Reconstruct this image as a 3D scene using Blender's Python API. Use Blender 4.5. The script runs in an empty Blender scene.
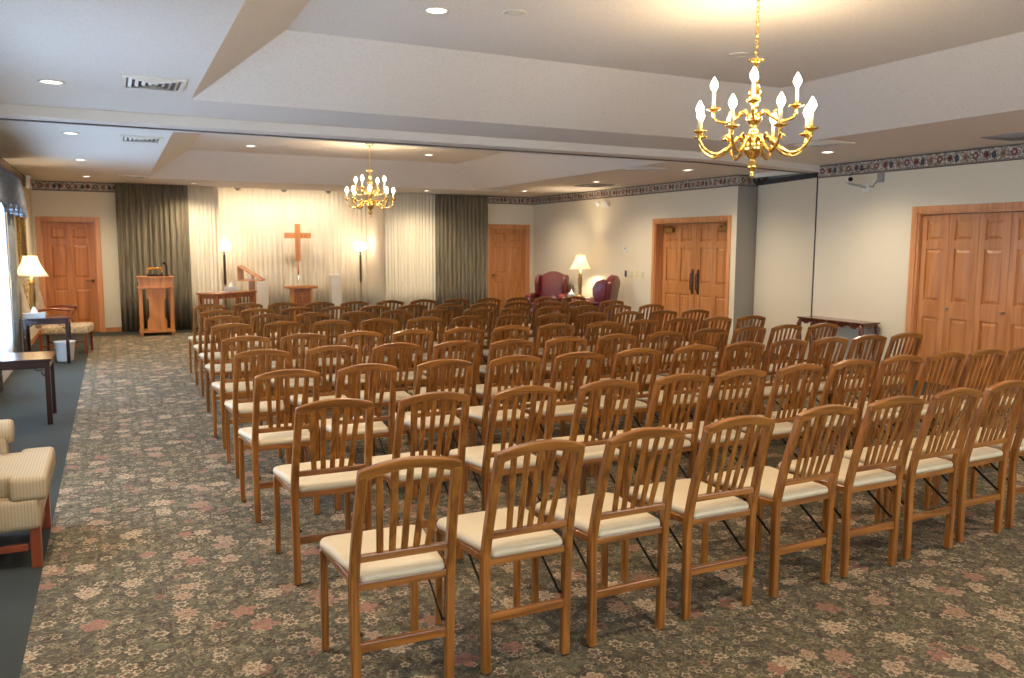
import bpy, bmesh, math, random
from mathutils import Vector, Matrix
PI = math.pi
random.seed(7)
SC = bpy.context.scene
COL = SC.collection

# ------------------------------------------------------------------ materials
def lin(c):
    c = c / 255.0
    return c / 12.92 if c <= 0.04045 else ((c + 0.055) / 1.055) ** 2.4
def rgb(r, g, b): return (lin(r), lin(g), lin(b), 1.0)

class NT:
    """small helper to write node graphs as expressions"""
    def __init__(s, name):
        s.mat = bpy.data.materials.new(name); s.mat.use_nodes = True
        s.t = s.mat.node_tree; s.t.nodes.clear()
        s.out = s.t.nodes.new('ShaderNodeOutputMaterial')
        s.b = None
    def n(s, kind, **kw):
        nd = s.t.nodes.new('ShaderNode' + kind)
        for k, v in kw.items(): setattr(nd, k, v)
        return nd
    def put(s, sock, v):
        if v is None: return
        if isinstance(v, bpy.types.NodeSocket): s.t.links.new(v, sock)
        else: sock.default_value = v
    def m(s, op, a, b=None, c=None):
        nd = s.n('Math', operation=op); s.put(nd.inputs[0], a); s.put(nd.inputs[1], b); s.put(nd.inputs[2], c)
        return nd.outputs[0]
    def v(s, op, a, b=None, out=0):
        nd = s.n('VectorMath', operation=op); s.put(nd.inputs[0], a); s.put(nd.inputs[1], b)
        return nd.outputs['Value' if op in ('LENGTH', 'DOT_PRODUCT') else 'Vector']
    def mix(s, f, a, b):
        nd = s.n('Mix', data_type='RGBA'); s.put(nd.inputs[0], f); s.put(nd.inputs[6], a); s.put(nd.inputs[7], b)
        return nd.outputs[2]
    def obj(s): return s.n('TexCoord').outputs['Object']
    def scale(s, vec, x, y, z):
        nd = s.n('Mapping'); s.put(nd.inputs[0], vec); nd.inputs['Scale'].default_value = (x, y, z); return nd.outputs[0]
    def sep(s, vec):
        nd = s.n('SeparateXYZ'); s.put(nd.inputs[0], vec); return nd.outputs
    def comb(s, x, y, z):
        nd = s.n('CombineXYZ'); s.put(nd.inputs[0], x); s.put(nd.inputs[1], y); s.put(nd.inputs[2], z); return nd.outputs[0]
    def noise(s, vec, sc, det=2.0, rough=.5, dist=0.0):
        nd = s.n('TexNoise'); s.put(nd.inputs['Vector'], vec); nd.inputs['Scale'].default_value = sc
        nd.inputs['Detail'].default_value = det; nd.inputs['Roughness'].default_value = rough
        nd.inputs['Distortion'].default_value = dist
        return nd.outputs['Fac'], nd.outputs['Color']
    def vor(s, vec, sc, rnd=1.0):
        nd = s.n('TexVoronoi', voronoi_dimensions='2D'); s.put(nd.inputs['Vector'], vec)
        nd.inputs['Scale'].default_value = sc; nd.inputs['Randomness'].default_value = rnd
        return nd.outputs
    def ramp(s, f, stops):
        nd = s.n('ValToRGB'); s.put(nd.inputs[0], f); e = nd.color_ramp.elements
        while len(e) < len(stops): e.new(.5)
        for i, (p, c) in enumerate(stops): e[i].position = p; e[i].color = c
        return nd.outputs[0]
    def less(s, a, b): return s.m('LESS_THAN', a, b)
    def bump(s, h, strength=.3, dist=.002):
        nd = s.n('Bump'); s.put(nd.inputs['Height'], h); nd.inputs['Strength'].default_value = strength
        nd.inputs['Distance'].default_value = dist; return nd.outputs[0]
    def bsdf(s, color, rough=.5, metal=0, normal=None, **kw):
        b = s.n('BsdfPrincipled'); s.put(b.inputs['Base Color'], color); s.put(b.inputs['Roughness'], rough)
        b.inputs['Metallic'].default_value = metal
        if normal is not None: s.put(b.inputs['Normal'], normal)
        for k, v in kw.items(): s.put(b.inputs[k], v)
        s.t.links.new(b.outputs[0], s.out.inputs[0]); s.b = b
        return b

def plain(name, c, rough=.5, metal=0, var=.06, sc=6, **kw):
    t = NT(name); f, _ = t.noise(t.obj(), sc, 3)
    lo = tuple(x * (1 - var) for x in c[:3]) + (1,); hi = tuple(min(1, x * (1 + var)) for x in c[:3]) + (1,)
    t.bsdf(t.mix(f, lo, hi), rough, metal, **kw)
    return t.mat

def wood(name, c1, c2, axis, rough=.33, sc=22, rings=True, coat=0.25):
    t = NT(name); o = t.obj(); rnd = t.n('ObjectInfo').outputs['Random']
    s = [1, 1, 1]; s[axis] = .07
    p = t.v('ADD', t.scale(o, *s), t.comb(t.m('MULTIPLY', rnd, 9.0), t.m('MULTIPLY', rnd, 5.0), rnd))
    f, _ = t.noise(p, sc * 1.6, 4, .6, .4)
    g, _ = t.noise(p, sc * .35, 2, .5, 1.0)
    w = t.m('FRACT', t.m('MULTIPLY', g, 7.0)) if rings else g
    w = t.m('PINGPONG', w, .5)
    k = t.m('ADD', t.m('MULTIPLY', f, .65), t.m('MULTIPLY', w, .5))
    base = t.ramp(k, [(.25, c2), (.62, c1)])
    t.bsdf(base, rough, 0, t.bump(f, .08, .001), **{'Coat Weight': coat, 'Coat Roughness': .15})
    return t.mat

OAK1, OAK2 = rgb(160, 99, 36), rgb(104, 58, 16)
M = {}
M['oak_z'] = wood('oak_upright_grain', OAK1, OAK2, 2)
M['oak_x'] = wood('oak_cross_grain', OAK1, OAK2, 0)
M['oak_y'] = wood('oak_depth_grain', OAK1, OAK2, 1)
D1, D2 = rgb(202, 138, 80), rgb(172, 106, 52)
M['door'] = wood('door_oak', D1, D2, 2, .42, 9, True, .1)
M['door_dark'] = wood('door_stained_oak', rgb(196, 124, 60), rgb(164, 94, 40), 2, .4, 9, True, .1)
M['casing'] = wood('casing_oak', rgb(214, 150, 94), rgb(190, 122, 68), 2, .42, 9, True, .1)
M['altar'] = wood('altar_oak', rgb(212, 142, 74), rgb(186, 114, 52), 2, .4, 8)
M['mahog'] = wood('mahogany', rgb(54, 27, 20), rgb(32, 15, 12), 0, .2, 10, False, .6)
M['mahog_z'] = wood('mahogany_upright', rgb(54, 27, 20), rgb(32, 15, 12), 2, .22, 10, False, .5)
M['mahog_red'] = wood('red_mahogany', rgb(100, 48, 30), rgb(62, 28, 18), 1, .25, 10, False, .5)
M['cherry'] = wood('cherry_wood', rgb(132, 62, 30), rgb(96, 40, 18), 2, .3, 10, False, .4)
M['brownwood'] = wood('brown_table_wood', rgb(170, 104, 58), rgb(128, 70, 36), 2, .35, 10)

def vinyl():
    t = NT('cream_vinyl'); f, _ = t.noise(t.obj(), 260, 2); g, _ = t.noise(t.obj(), 9, 2)
    t.bsdf(t.mix(g, rgb(190, 170, 136), rgb(204, 186, 152)), .42, 0, t.bump(f, .15, .0006)); return t.mat
M['vinyl'] = vinyl()
M['black'] = plain('black_metal', rgb(24, 24, 26), .4, .6)
M['glide'] = plain('brown_glide', rgb(60, 42, 28), .5)
M['brass'] = plain('polished_brass', rgb(240, 200, 112), .16, 1.0, .04)
M['old_brass'] = plain('dull_brass', rgb(146, 116, 68), .38, 1.0)
M['steel'] = plain('brushed_steel', rgb(170, 168, 162), .3, 1.0)
M['white_pl'] = plain('white_plastic', rgb(226, 222, 212), .4)
M['ivory_pl'] = plain('ivory_plastic', rgb(208, 198, 152), .4)
M['navy'] = plain('navy_plastic', rgb(40, 44, 84), .4)
M['grey_pl'] = plain('grey_plastic', rgb(150, 148, 140), .5)
M['dark_gap'] = plain('dark_track', rgb(46, 44, 44), .6)
M['vent_grey'] = plain('grey_grille', rgb(150, 144, 136), .6)
M['vent_in'] = plain('vent_interior', rgb(92, 90, 88), .7)
M['track'] = plain('brown_track', rgb(104, 92, 82), .6)
M['candle'] = plain('candle_sleeve', rgb(240, 222, 176), .5)
M['white_paint'] = plain('white_painted', rgb(222, 214, 198), .5)
M['tissue'] = plain('white_tissue', rgb(244, 242, 236), .8)
M['box_pat'] = plain('tissue_carton', rgb(190, 192, 190), .6, 0, .25, 60)
M['red_text'] = plain('red_letters', rgb(206, 60, 50), .5)

def emis(name, c, st):
    t = NT(name); e = t.n('Emission'); e.inputs[0].default_value = c; e.inputs[1].default_value = st
    t.t.links.new(e.outputs[0], t.out.inputs[0]); t.mat.cycles.emission_sampling = 'NONE'; return t.mat
M['bulb'] = emis('flame_bulb', (1, .88, .66, 1), 9)
M['lens'] = emis('downlight_lens', (1, .93, .82, 1), 2.6)
M['globe'] = emis('opal_glass_lit', (1, .80, .62, 1), 3.2)

def shade(name, c):
    t = NT(name); d = t.n('BsdfDiffuse'); tr = t.n('BsdfTranslucent'); mx = t.n('MixShader')
    d.inputs[0].default_value = c; tr.inputs[0].default_value = c; mx.inputs[0].default_value = .55
    t.t.links.new(d.outputs[0], mx.inputs[1]); t.t.links.new(tr.outputs[0], mx.inputs[2])
    t.t.links.new(mx.outputs[0], t.out.inputs[0]); return t.mat
M['shade'] = shade('silk_lampshade', rgb(252, 242, 222))
M['sheer'] = None
def sheer():
    t = NT('sheer_curtain'); d = t.n('BsdfDiffuse'); tr = t.n('BsdfTranslucent'); mx = t.n('MixShader'); tp = t.n('BsdfTransparent'); m2 = t.n('MixShader')
    for q in (d, tr): q.inputs[0].default_value = rgb(236, 238, 240)
    mx.inputs[0].default_value = .6; m2.inputs[0].default_value = .45
    t.t.links.new(d.outputs[0], mx.inputs[1]); t.t.links.new(tr.outputs[0], mx.inputs[2])
    t.t.links.new(mx.outputs[0], m2.inputs[1]); t.t.links.new(tp.outputs[0], m2.inputs[2])
    t.t.links.new(m2.outputs[0], t.out.inputs[0]); return t.mat
M['sheer'] = sheer()

def wall_mat():
    t = NT('beige_wallpaper'); o = t.obj(); f, _ = t.noise(o, 140, 3, .7); g, _ = t.noise(o, 3, 2)
    c = t.mix(f, rgb(214, 202, 174), rgb(226, 215, 188))
    t.bsdf(c, .7, 0, t.bump(f, .2, .001)); return t.mat
M['wall'] = wall_mat()
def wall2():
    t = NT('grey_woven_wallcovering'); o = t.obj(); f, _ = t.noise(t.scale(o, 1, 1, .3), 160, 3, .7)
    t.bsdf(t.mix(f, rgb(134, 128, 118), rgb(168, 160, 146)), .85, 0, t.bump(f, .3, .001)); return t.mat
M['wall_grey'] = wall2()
def ceil_mat():
    t = NT('textured_ceiling'); o = t.obj(); f, _ = t.noise(o, 55, 4, .75)
    c = t.ramp(f, [(.34, rgb(212, 204, 192)), (.50, rgb(226, 218, 206))])
    t.bsdf(c, .85, 0, t.bump(f, .25, .002)); return t.mat
M['ceil'] = ceil_mat()
M['beam'] = plain('smooth_soffit_paint', rgb(220, 211, 198), .6, 0, .02)

def border_mat():
    t = NT('floral_border_paper'); x, y, z = t.sep(t.obj())[:3]
    s = t.m('ADD', x, y); v = t.m('DIVIDE', t.m('SUBTRACT', z, 2.56), .17)       # v 0..1 up the strip
    P = t.comb(s, t.m('MULTIPLY', v, .17), 0.0)
    base = rgb(204, 194, 172)
    _, nc = t.noise(P, 16, 3); nf, _ = t.noise(P, 30, 3, .6, .8)
    scroll = t.less(t.m('ABSOLUTE', t.m('SUBTRACT', nf, .5)), .05)
    c = t.mix(t.m('MULTIPLY', scroll, .9), base, rgb(72, 66, 64))
    leaf, _ = t.noise(P, 24, 1); c = t.mix(t.m('MULTIPLY', t.m('GREATER_THAN', leaf, .6), .7), c, rgb(120, 118, 92))
    u = t.m('MODULO', t.m('ADD', s, 20.0), .44)
    for cu, cv, ru, rv, ccol, cin in ((.05, .53, .042, .045, rgb(112, 62, 58), rgb(190, 160, 140)), (.17, .5, .036, .05, rgb(150, 104, 84), rgb(80, 84, 70)),
                                  (.275, .5, .028, .046, rgb(52, 54, 62), rgb(76, 78, 84)), (.36, .53, .038, .044, rgb(116, 60, 50), rgb(80, 40, 36))):
        du = t.m('DIVIDE', t.m('SUBTRACT', u, cu), ru); dv = t.m('DIVIDE', t.m('MULTIPLY', t.m('SUBTRACT', v, cv), .17), rv)
        r = t.m('SQRT', t.m('ADD', t.m('MULTIPLY', du, du), t.m('MULTIPLY', dv, dv)))
        a = t.m('ARCTAN2', dv, du)
        rr = t.m('ADD', .90, t.m('MULTIPLY', t.m('SINE', t.m('MULTIPLY', a, 6.0)), .09))
        c = t.mix(t.less(r, rr), c, ccol); c = t.mix(t.less(r, .38), c, cin)
    c = t.mix(t.m('GREATER_THAN', v, .91), c, rgb(84, 74, 66))
    c = t.mix(t.less(v, .15), c, rgb(128, 112, 98)); c = t.mix(t.less(v, .06), c, rgb(84, 74, 68))
    t.bsdf(c, .7); return t.mat
M['border'] = border_mat()

def carpet_mat():
    t = NT('floral_carpet'); o = t.obj()
    _, nc = t.noise(o, 7, 2); P = t.v('ADD', o, t.v('MULTIPLY', t.v('SUBTRACT', nc, (.5, .5, .5)), (.035, .035, 0)))
    x, y, z = t.sep(P)[:3]; P = t.comb(x, y, 0.0)
    n1, _ = t.noise(o, 12, 4, .65); n2, _ = t.noise(o, 38, 3, .7)
    c = t.ramp(n1, [(.34, rgb(56, 39, 28)), (.47, rgb(68, 58, 41)), (.55, rgb(78, 71, 52)), (.66, rgb(52, 39, 29))])
    s1, _ = t.noise(o, 15, 2, .5, 1.6); ln = t.less(t.m('ABSOLUTE', t.m('SUBTRACT', s1, .5)), .03)
    c = t.mix(t.m('MULTIPLY', ln, .55), c, rgb(136, 122, 88))
    s2, _ = t.noise(o, 26, 2, .5, .9); c = t.mix(t.m('MULTIPLY', t.m('GREATER_THAN', s2, .6), .7), c, rgb(94, 94, 70))
    s3, _ = t.noise(t.v('ADD', o, (4, 4, 0)), 30, 2, .5, .6); c = t.mix(t.m('MULTIPLY', t.m('GREATER_THAN', s3, .63), .7), c, rgb(120, 106, 78))
    def flowers(c, sc, R, off, petals, cols, keep, ring=False):
        vo = t.vor(t.v('ADD', P, off), sc, .85)
        d = t.v('SUBTRACT', t.v('ADD', P, off), vo['Position']); dx, dy, _ = t.sep(d)[:3]
        r = t.v('LENGTH', d); a = t.m('ARCTAN2', dy, dx); rc = t.sep(vo['Color'])
        ph = t.m('MULTIPLY', rc[1], 6.3)
        w = t.m('ABSOLUTE', t.m('SINE', t.m('ADD', t.m('MULTIPLY', a, petals / 2), ph)))
        rr = t.m('MULTIPLY', R, t.m('ADD', .55, t.m('MULTIPLY', w, .5)))
        rr = t.m('MULTIPLY', rr, t.m('ADD', .75, t.m('MULTIPLY', rc[2], .4)))
        mk = t.m('MULTIPLY', t.less(r, rr), t.less(rc[0], keep))
        pc = t.ramp(rc[0], cols)
        inner = t.m('DIVIDE', r, rr)
        pc = t.mix(t.less(t.m('ABSOLUTE', t.m('SUBTRACT', inner, .58)), .07), pc, rgb(112, 88, 66))
        pc = t.mix(t.less(inner, .26), pc, rgb(130, 96, 66))
        if ring: pc = t.mix(t.less(inner, .55), pc, rgb(82, 66, 48))
        pc = t.mix(t.m('MULTIPLY', n2, .5), pc, rgb(110, 92, 68))
        return t.mix(t.m('MULTIPLY', mk, .9), c, pc)
    CR, PK, TN = rgb(186, 162, 130), rgb(156, 98, 82), rgb(152, 136, 106)
    c = flowers(c, 17, .019, (3.3, 7.1, 0), 5, [(0, TN), (.4, CR), (.8, rgb(120, 108, 80))], .5, True)
    c = flowers(c, 9.5, .030, (1.7, 2.3, 0), 6, [(0, CR), (.3, CR), (.4, PK)], .42, True)
    c = flowers(c, 4.6, .052, (0.2, 0.6, 0), 5, [(0, PK), (.2, CR), (.32, PK)], .42)
    c = flowers(c, 5.2, .058, (5.2, 1.15, 0), 9, [(0, CR), (.2, CR), (.3, PK)], .28)
    hz, _ = t.noise(o, 34, 4, .7); c = t.mix(t.m('MULTIPLY', t.m('GREATER_THAN', hz, .57), .4), c, rgb(70, 58, 42))
    f, _ = t.noise(o, 500, 2)
    t.bsdf(c, .95, 0, t.bump(f, .5, .002)); return t.mat
M['carpet'] = carpet_mat()
def strip_mat():
    t = NT('dark_green_carpet'); f, _ = t.noise(t.obj(), 420, 3, .7); g, _ = t.noise(t.obj(), 5, 3)
    c = t.mix(f, rgb(28, 31, 26), rgb(48, 52, 42)); c = t.mix(t.m('MULTIPLY', g, .3), c, rgb(46, 48, 42))
    t.bsdf(c, .95, 0, t.bump(f, .5, .002)); return t.mat
M['strip'] = strip_mat()

def fabric(name, c1, c2, sx=60, sy=60, sz=4, rough=.85):
    t = NT(name); f, _ = t.noise(t.scale(t.obj(), sx, sy, sz), 1.0, 3, .6)
    g, _ = t.noise(t.obj(), 300, 2)
    t.bsdf(t.ramp(f, [(.35, c1), (.65, c2)]), rough, 0, t.bump(g, .2, .001), **{'Sheen Weight': .1}); return t.mat
M['drape'] = fabric('charcoal_olive_drape', rgb(80, 73, 57), rgb(146, 134, 108), 90, 90, 2)
M['white_drape'] = fabric('cream_drape', rgb(222, 210, 182), rgb(236, 226, 202), 30, 30, 1)
M['valance'] = fabric('blue_grey_valance', rgb(78, 82, 88), rgb(116, 120, 126), 50, 50, 30)
M['side_drape'] = fabric('grey_patterned_drape', rgb(92, 94, 92), rgb(134, 134, 126), 60, 60, 40)
def stripe_fab():
    t = NT('tan_striped_upholstery'); x, y, z = t.sep(t.obj())[:3]
    s = t.m('FRACT', t.m('MULTIPLY', t.m('ADD', y, t.m('MULTIPLY', z, .0)), 70.0)); f, _ = t.noise(t.obj(), 220, 2)
    c = t.mix(t.less(s, .5), rgb(164, 144, 112), rgb(146, 124, 92)); c = t.mix(t.m('MULTIPLY', f, .5), c, rgb(178, 160, 128))
    t.bsdf(c, .8, 0, t.bump(f, .4, .001)); return t.mat
M['stripe'] = stripe_fab()
M['tapestry'] = fabric('tapestry_upholstery', rgb(132, 108, 78), rgb(190, 168, 132), 26, 26, 26)
def leather():
    t = NT('burgundy_leather'); f, _ = t.noise(t.obj(), 90, 3); g, _ = t.noise(t.obj(), 5, 2)
    t.bsdf(t.mix(g, rgb(84, 24, 24), rgb(110, 34, 32)), .32, 0, t.bump(f, .15, .001), **{'Coat Weight': .2}); return t.mat
M['leather'] = leather()
def gilt():
    t = NT('gilt_frame_wood'); f, _ = t.noise(t.obj(), 45, 3)
    t.bsdf(t.ramp(f, [(.35, rgb(110, 76, 28)), (.6, rgb(200, 156, 74))]), .4, .6, t.bump(f, 1.0, .01)); return t.mat
M['gilt'] = gilt()
def painting():
    t = NT('dim_landscape_paint'); z = t.sep(t.obj())[2]; f, _ = t.noise(t.obj(), 6, 4)
    c = t.ramp(t.m('ADD', t.m('MULTIPLY', z, .6), t.m('MULTIPLY', f, .5)), [(.3, rgb(60, 54, 34)), (.6, rgb(110, 104, 70)), (.9, rgb(160, 168, 160))])
    t.bsdf(c, .3); return t.mat
M['painting'] = painting()
def glass():
    t = NT('window_glass'); a = t.n('BsdfTransparent'); g = t.n('BsdfGlossy'); g.inputs['Roughness'].default_value = .02; mx = t.n('MixShader'); mx.inputs[0].default_value = .05
    t.t.links.new(a.outputs[0], mx.inputs[1]); t.t.links.new(g.outputs[0], mx.inputs[2]); t.t.links.new(mx.outputs[0], t.out.inputs[0])
    return t.mat
M['glass'] = glass()

# ------------------------------------------------------------------ mesh helper
LAST = [None]
class MB:
    def __init__(s): s.bm = bmesh.new()
    def _merge(s, tmp):
        me = bpy.data.meshes.new('t'); tmp.to_mesh(me); tmp.free(); s.bm.from_mesh(me); bpy.data.meshes.remove(me); return s
    def box(s, x0, y0, z0, x1, y1, z1, bev=0, seg=2, mat=None):
        t = bmesh.new(); bmesh.ops.create_cube(t, size=1)
        for v in t.verts:
            v.co = Vector(((x0 + x1) / 2 + v.co.x * (x1 - x0), (y0 + y1) / 2 + v.co.y * (y1 - y0), (z0 + z1) / 2 + v.co.z * (z1 - z0)))
        if bev: bmesh.ops.bevel(t, geom=t.edges[:], offset=bev, segments=seg, affect='EDGES', profile=.6)
        if mat is not None: bmesh.ops.transform(t, matrix=mat, verts=t.verts)
        return s._merge(t)
    def prism(s, pts, axis, a, b, bev=0, seg=2, mat=None):
        """pts: outline in the two other axes (order x,y / x,z / y,z); extruded along axis from a to b"""
        t = bmesh.new()
        def P(p, q):
            return Vector((q, p[0], p[1])) if axis == 0 else Vector((p[0], q, p[1])) if axis == 1 else Vector((p[0], p[1], q))
        va = [t.verts.new(P(p, a)) for p in pts]; vb = [t.verts.new(P(p, b)) for p in pts]
        t.faces.new(va); t.faces.new(vb[::-1])
        n = len(pts)
        for i in range(n): t.faces.new((va[i], vb[i], vb[(i + 1) % n], va[(i + 1) % n]))
        bmesh.ops.recalc_face_normals(t, faces=t.faces[:])
        if bev:
            es = [e for e in t.edges if e.calc_face_angle(0) > .5]
            bmesh.ops.bevel(t, geom=es, offset=bev, segments=seg, affect='EDGES', profile=.6)
        if mat is not None: bmesh.ops.transform(t, matrix=mat, verts=t.verts)
        return s._merge(t)
    def tube(s, path, r, seg=8, caps=True):
        t = bmesh.new(); path = [Vector(p) for p in path]; n = len(path)
        rs = r if isinstance(r, (list, tuple)) else [r] * n
        rings = []; up = None
        for i, p in enumerate(path):
            d = (path[min(i + 1, n - 1)] - path[max(i - 1, 0)]).normalized()
            if up is None:
                up = Vector((0, 0, 1)) if abs(d.z) < .9 else Vector((1, 0, 0))
            sx = d.cross(up).normalized(); up = sx.cross(d).normalized()
            rings.append([t.verts.new(p + (sx * math.cos(2 * PI * k / seg) + up * math.sin(2 * PI * k / seg)) * rs[i]) for k in range(seg)])
        for i in range(n - 1):
            for k in range(seg):
                t.faces.new((rings[i][k], rings[i][(k + 1) % seg], rings[i + 1][(k + 1) % seg], rings[i + 1][k]))
        if caps: t.faces.new(rings[0][::-1]); t.faces.new(rings[-1])
        for f in t.faces: f.smooth = True
        bmesh.ops.recalc_face_normals(t, faces=t.faces[:])
        return s._merge(t)
    def lathe(s, prof, c=(0, 0, 0), seg=20, caps=True, wave=0, nw=8):
        t = bmesh.new(); rings = []
        for r, z in prof:
            r = max(r, .0004)
            rings.append([t.verts.new((c[0] + r * (1 + wave * math.cos(nw * 2 * PI * k / seg)) * math.cos(2 * PI * k / seg), c[1] + r * (1 + wave * math.cos(nw * 2 * PI * k / seg)) * math.sin(2 * PI * k / seg), c[2] + z)) for k in range(seg)])
        for i in range(len(rings) - 1):
            for k in range(seg):
                t.faces.new((rings[i][k], rings[i][(k + 1) % seg], rings[i + 1][(k + 1) % seg], rings[i + 1][k]))
        if caps: t.faces.new(rings[0][::-1]); t.faces.new(rings[-1])
        for f in t.faces: f.smooth = True
        bmesh.ops.recalc_face_normals(t, faces=t.faces[:])
        return s._merge(t)
    def grid(s, fn, nu, nv):
        t = bmesh.new(); V = [[t.verts.new(fn(i / nu, j / nv)) for j in range(nv + 1)] for i in range(nu + 1)]
        for i in range(nu):
            for j in range(nv): t.faces.new((V[i][j], V[i + 1][j], V[i + 1][j + 1], V[i][j + 1])).smooth = True
        return s._merge(t)
    def quad(s, *p):
        t = bmesh.new(); t.faces.new([t.verts.new(q) for q in p]); return s._merge(t)
    def build(s, name, mat, parent=None, smooth=False, subsurf=0, solid=0):
        me = bpy.data.meshes.new(name); s.bm.to_mesh(me); s.bm.free()
        if smooth:
            for p in me.polygons: p.use_smooth = True
        me.materials.append(mat); o = bpy.data.objects.new(name, me); COL.objects.link(o)
        if parent: o.parent = parent
        LAST[0] = o
        if solid: m = o.modifiers.new('solid', 'SOLIDIFY'); m.thickness = solid; m.offset = 0
        if subsurf: m = o.modifiers.new('sub', 'SUBSURF'); m.levels = subsurf; m.render_levels = subsurf
        return o

def thing(name, label, cat, loc=(0, 0, 0), rz=0, group=None):
    o = bpy.data.objects.new(name, None); COL.objects.link(o); o.location = loc; o.rotation_euler = (0, 0, rz); o.empty_display_size = .1
    return tag(o, label, cat, group)
def tag(o, label, cat, group=None):
    o['label'] = label; o['category'] = cat
    if group: o['group'] = group
    return o
def struct(o, label=None):
    o['kind'] = 'structure'
    if label: o['label'] = label
    return o
def dup(root, loc, rz, label, group=None):
    r = root.copy(); COL.objects.link(r); r.location = loc; r.rotation_euler = (0, 0, rz); r['label'] = label
    if group: r['group'] = group
    for ch in list(root.children):
        c = ch.copy(); COL.objects.link(c); c.parent = r
        for g in list(ch.children):
            d = g.copy(); COL.objects.link(d); d.parent = c
    return r
def ROT(ax, a, about=(0, 0, 0)):
    return Matrix.Translation(about) @ Matrix.Rotation(a, 4, ax) @ Matrix.Translation(-Vector(about))

# ------------------------------------------------------------------ dimensions of the room
XL, XR, YB, YN, HC, HU = -1.24, 8.74, 16.79, -2.6, 2.73, 3.16
XE, XE2, YE = -.385, 7.89, 16.1        # edges of the floral carpet
T = .14

# floor: two inlays side by side, no overlap
struct(MB().quad((XE, YN, 0), (XE2, YN, 0), (XE2, YE, 0), (XE, YE, 0)).build('floor', M['carpet']))
f2 = MB()
f2.quad((XL - T, YN, 0), (XE, YN, 0), (XE, 19, 0), (XL - T, 19, 0)); f2.quad((XE2, YN, 0), (XR + .7, YN, 0), (XR + .7, 19, 0), (XE2, 19, 0))
f2.quad((XE, YE, 0), (XE2, YE, 0), (XE2, 19, 0), (XE, 19, 0))
struct(f2.build('floor_border', M['strip']))

# ceiling with two tray coffers
def ceiling():
    m = MB(); z, u = HC, HU
    X = [XL - T, .60, 6.62, XR + .75]; Y = [YN - .1, .25, 6.88, 8.9, 15.22, YB + .05]
    for i in range(3):
        for j in range(5):
            if i == 1 and j in (1, 3): continue
            m.quad((X[i], Y[j], z), (X[i], Y[j + 1], z), (X[i + 1], Y[j + 1], z), (X[i + 1], Y[j], z))
    for j in (1, 3):
        a, b, c, d = X[1], X[2], Y[j], Y[j + 1]; s = .60; sf = .70
        A, B, Cc, D = a + s, b - .70, c + sf, d - sf
        m.quad((a, c, z), (a, d, z), (A, D, u), (A, Cc, u)); m.quad((b, c, z), (b, d, z), (B, D, u), (B, Cc, u))
        m.quad((a, c, z), (b, c, z), (B, Cc, u), (A, Cc, u)); m.quad((a, d, z), (b, d, z), (B, D, u), (A, D, u))
        m.quad((A, Cc, u), (B, Cc, u), (B, D, u), (A, D, u))
    bmesh.ops.remove_doubles(m.bm, verts=m.bm.verts, dist=.001)
    return m.build('ceiling', M['ceil'])
struct(ceiling())
struct(MB().prism([(XL, 7.76), (6.5, 7.80), (XR, 8.32), (XR, 8.58), (6.4, 8.10), (XL, 8.06)], 2, 2.645, HC + .01).build('ceiling_beam', M['beam']), 'low boxed beam crossing the room')
struct(MB().prism([(XL, 7.99), (6.45, 8.03), (XR - .02, 8.49), (XR - .02, 8.53), (6.45, 8.07), (XL, 8.03)], 2, 2.634, 2.646).build('trim_9', M['track']), 'dark partition track along the beam')

def wall(name, axis, p, thick, a0, a1, z0, z1, holes, mat):
    """axis 0: plane x=p spanning y; axis 1: plane y=p spanning x; holes (a,b,z0,z1)"""
    m = MB(); A = sorted({a0, a1, *[h[0] for h in holes], *[h[1] for h in holes]}); Z = sorted({z0, z1, *[h[2] for h in holes], *[h[3] for h in holes]})
    for i in range(len(A) - 1):
        for j in range(len(Z) - 1):
            ca, cz = (A[i] + A[i + 1]) / 2, (Z[j] + Z[j + 1]) / 2
            if any(h[0] < ca < h[1] and h[2] < cz < h[3] for h in holes): continue
            if axis == 0: m.box(min(p, p + thick), A[i], Z[j], max(p, p + thick), A[i + 1], Z[j + 1])
            else: m.box(A[i], min(p, p + thick), Z[j], A[i + 1], max(p, p + thick), Z[j + 1])
    bmesh.ops.remove_doubles(m.bm, verts=m.bm.verts, dist=.0005)
    return struct(m.build(name, mat))
WIN = [(4.2, 6.2), (7.9, 9.5), (10.4, 12.2)]
WZ0, WZ1 = .35, 2.25
wall('wall_left', 0, XL, -T, YN, YB, 0, HC + .02, [(a, b, WZ0, WZ1) for a, b in WIN], M['wall'])
DD = (10.14, 12.06)      # double doors in the right wall
CL = (3.78, 6.76)        # closet
wall('wall_right', 0, XR, T + .12, YN, 8.35, 0, HC + .02, [(CL[0], CL[1], 0, 2.04)], M['wall'])
wall('wall_right_far', 0, XR, .26, 9.95, YB + .2, 0, HC + .02, [(DD[0], DD[1], 0, 2.04)], M['wall'])
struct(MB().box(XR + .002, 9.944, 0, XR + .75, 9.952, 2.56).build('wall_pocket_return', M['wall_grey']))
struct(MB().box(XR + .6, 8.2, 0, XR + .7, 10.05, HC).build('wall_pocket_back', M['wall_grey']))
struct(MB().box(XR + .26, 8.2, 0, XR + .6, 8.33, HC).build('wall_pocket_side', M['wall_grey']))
D1X, D2X = (-1.12, -.25), (7.66, 8.57)
wall('wall_back', 1, YB, .14, XL, 1.62, 0, HC + .02, [(D1X[0], D1X[1], 0, 2.03)], M['wall'])
wall('wall_back_right', 1, YB, .14, 5.22, XR, 0, HC + .02, [(D2X[0], D2X[1], 0, 2.03)], M['wall'])
NB = 18.35
struct(MB().box(1.62, NB, 0, 5.36, NB + .1, 2.95).build('wall_niche_back', M['wall']))
struct(MB().box(1.52, YB + .14, 0, 1.62, NB + .1, 2.95).build('wall_niche_left', M['wall']))
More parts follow.
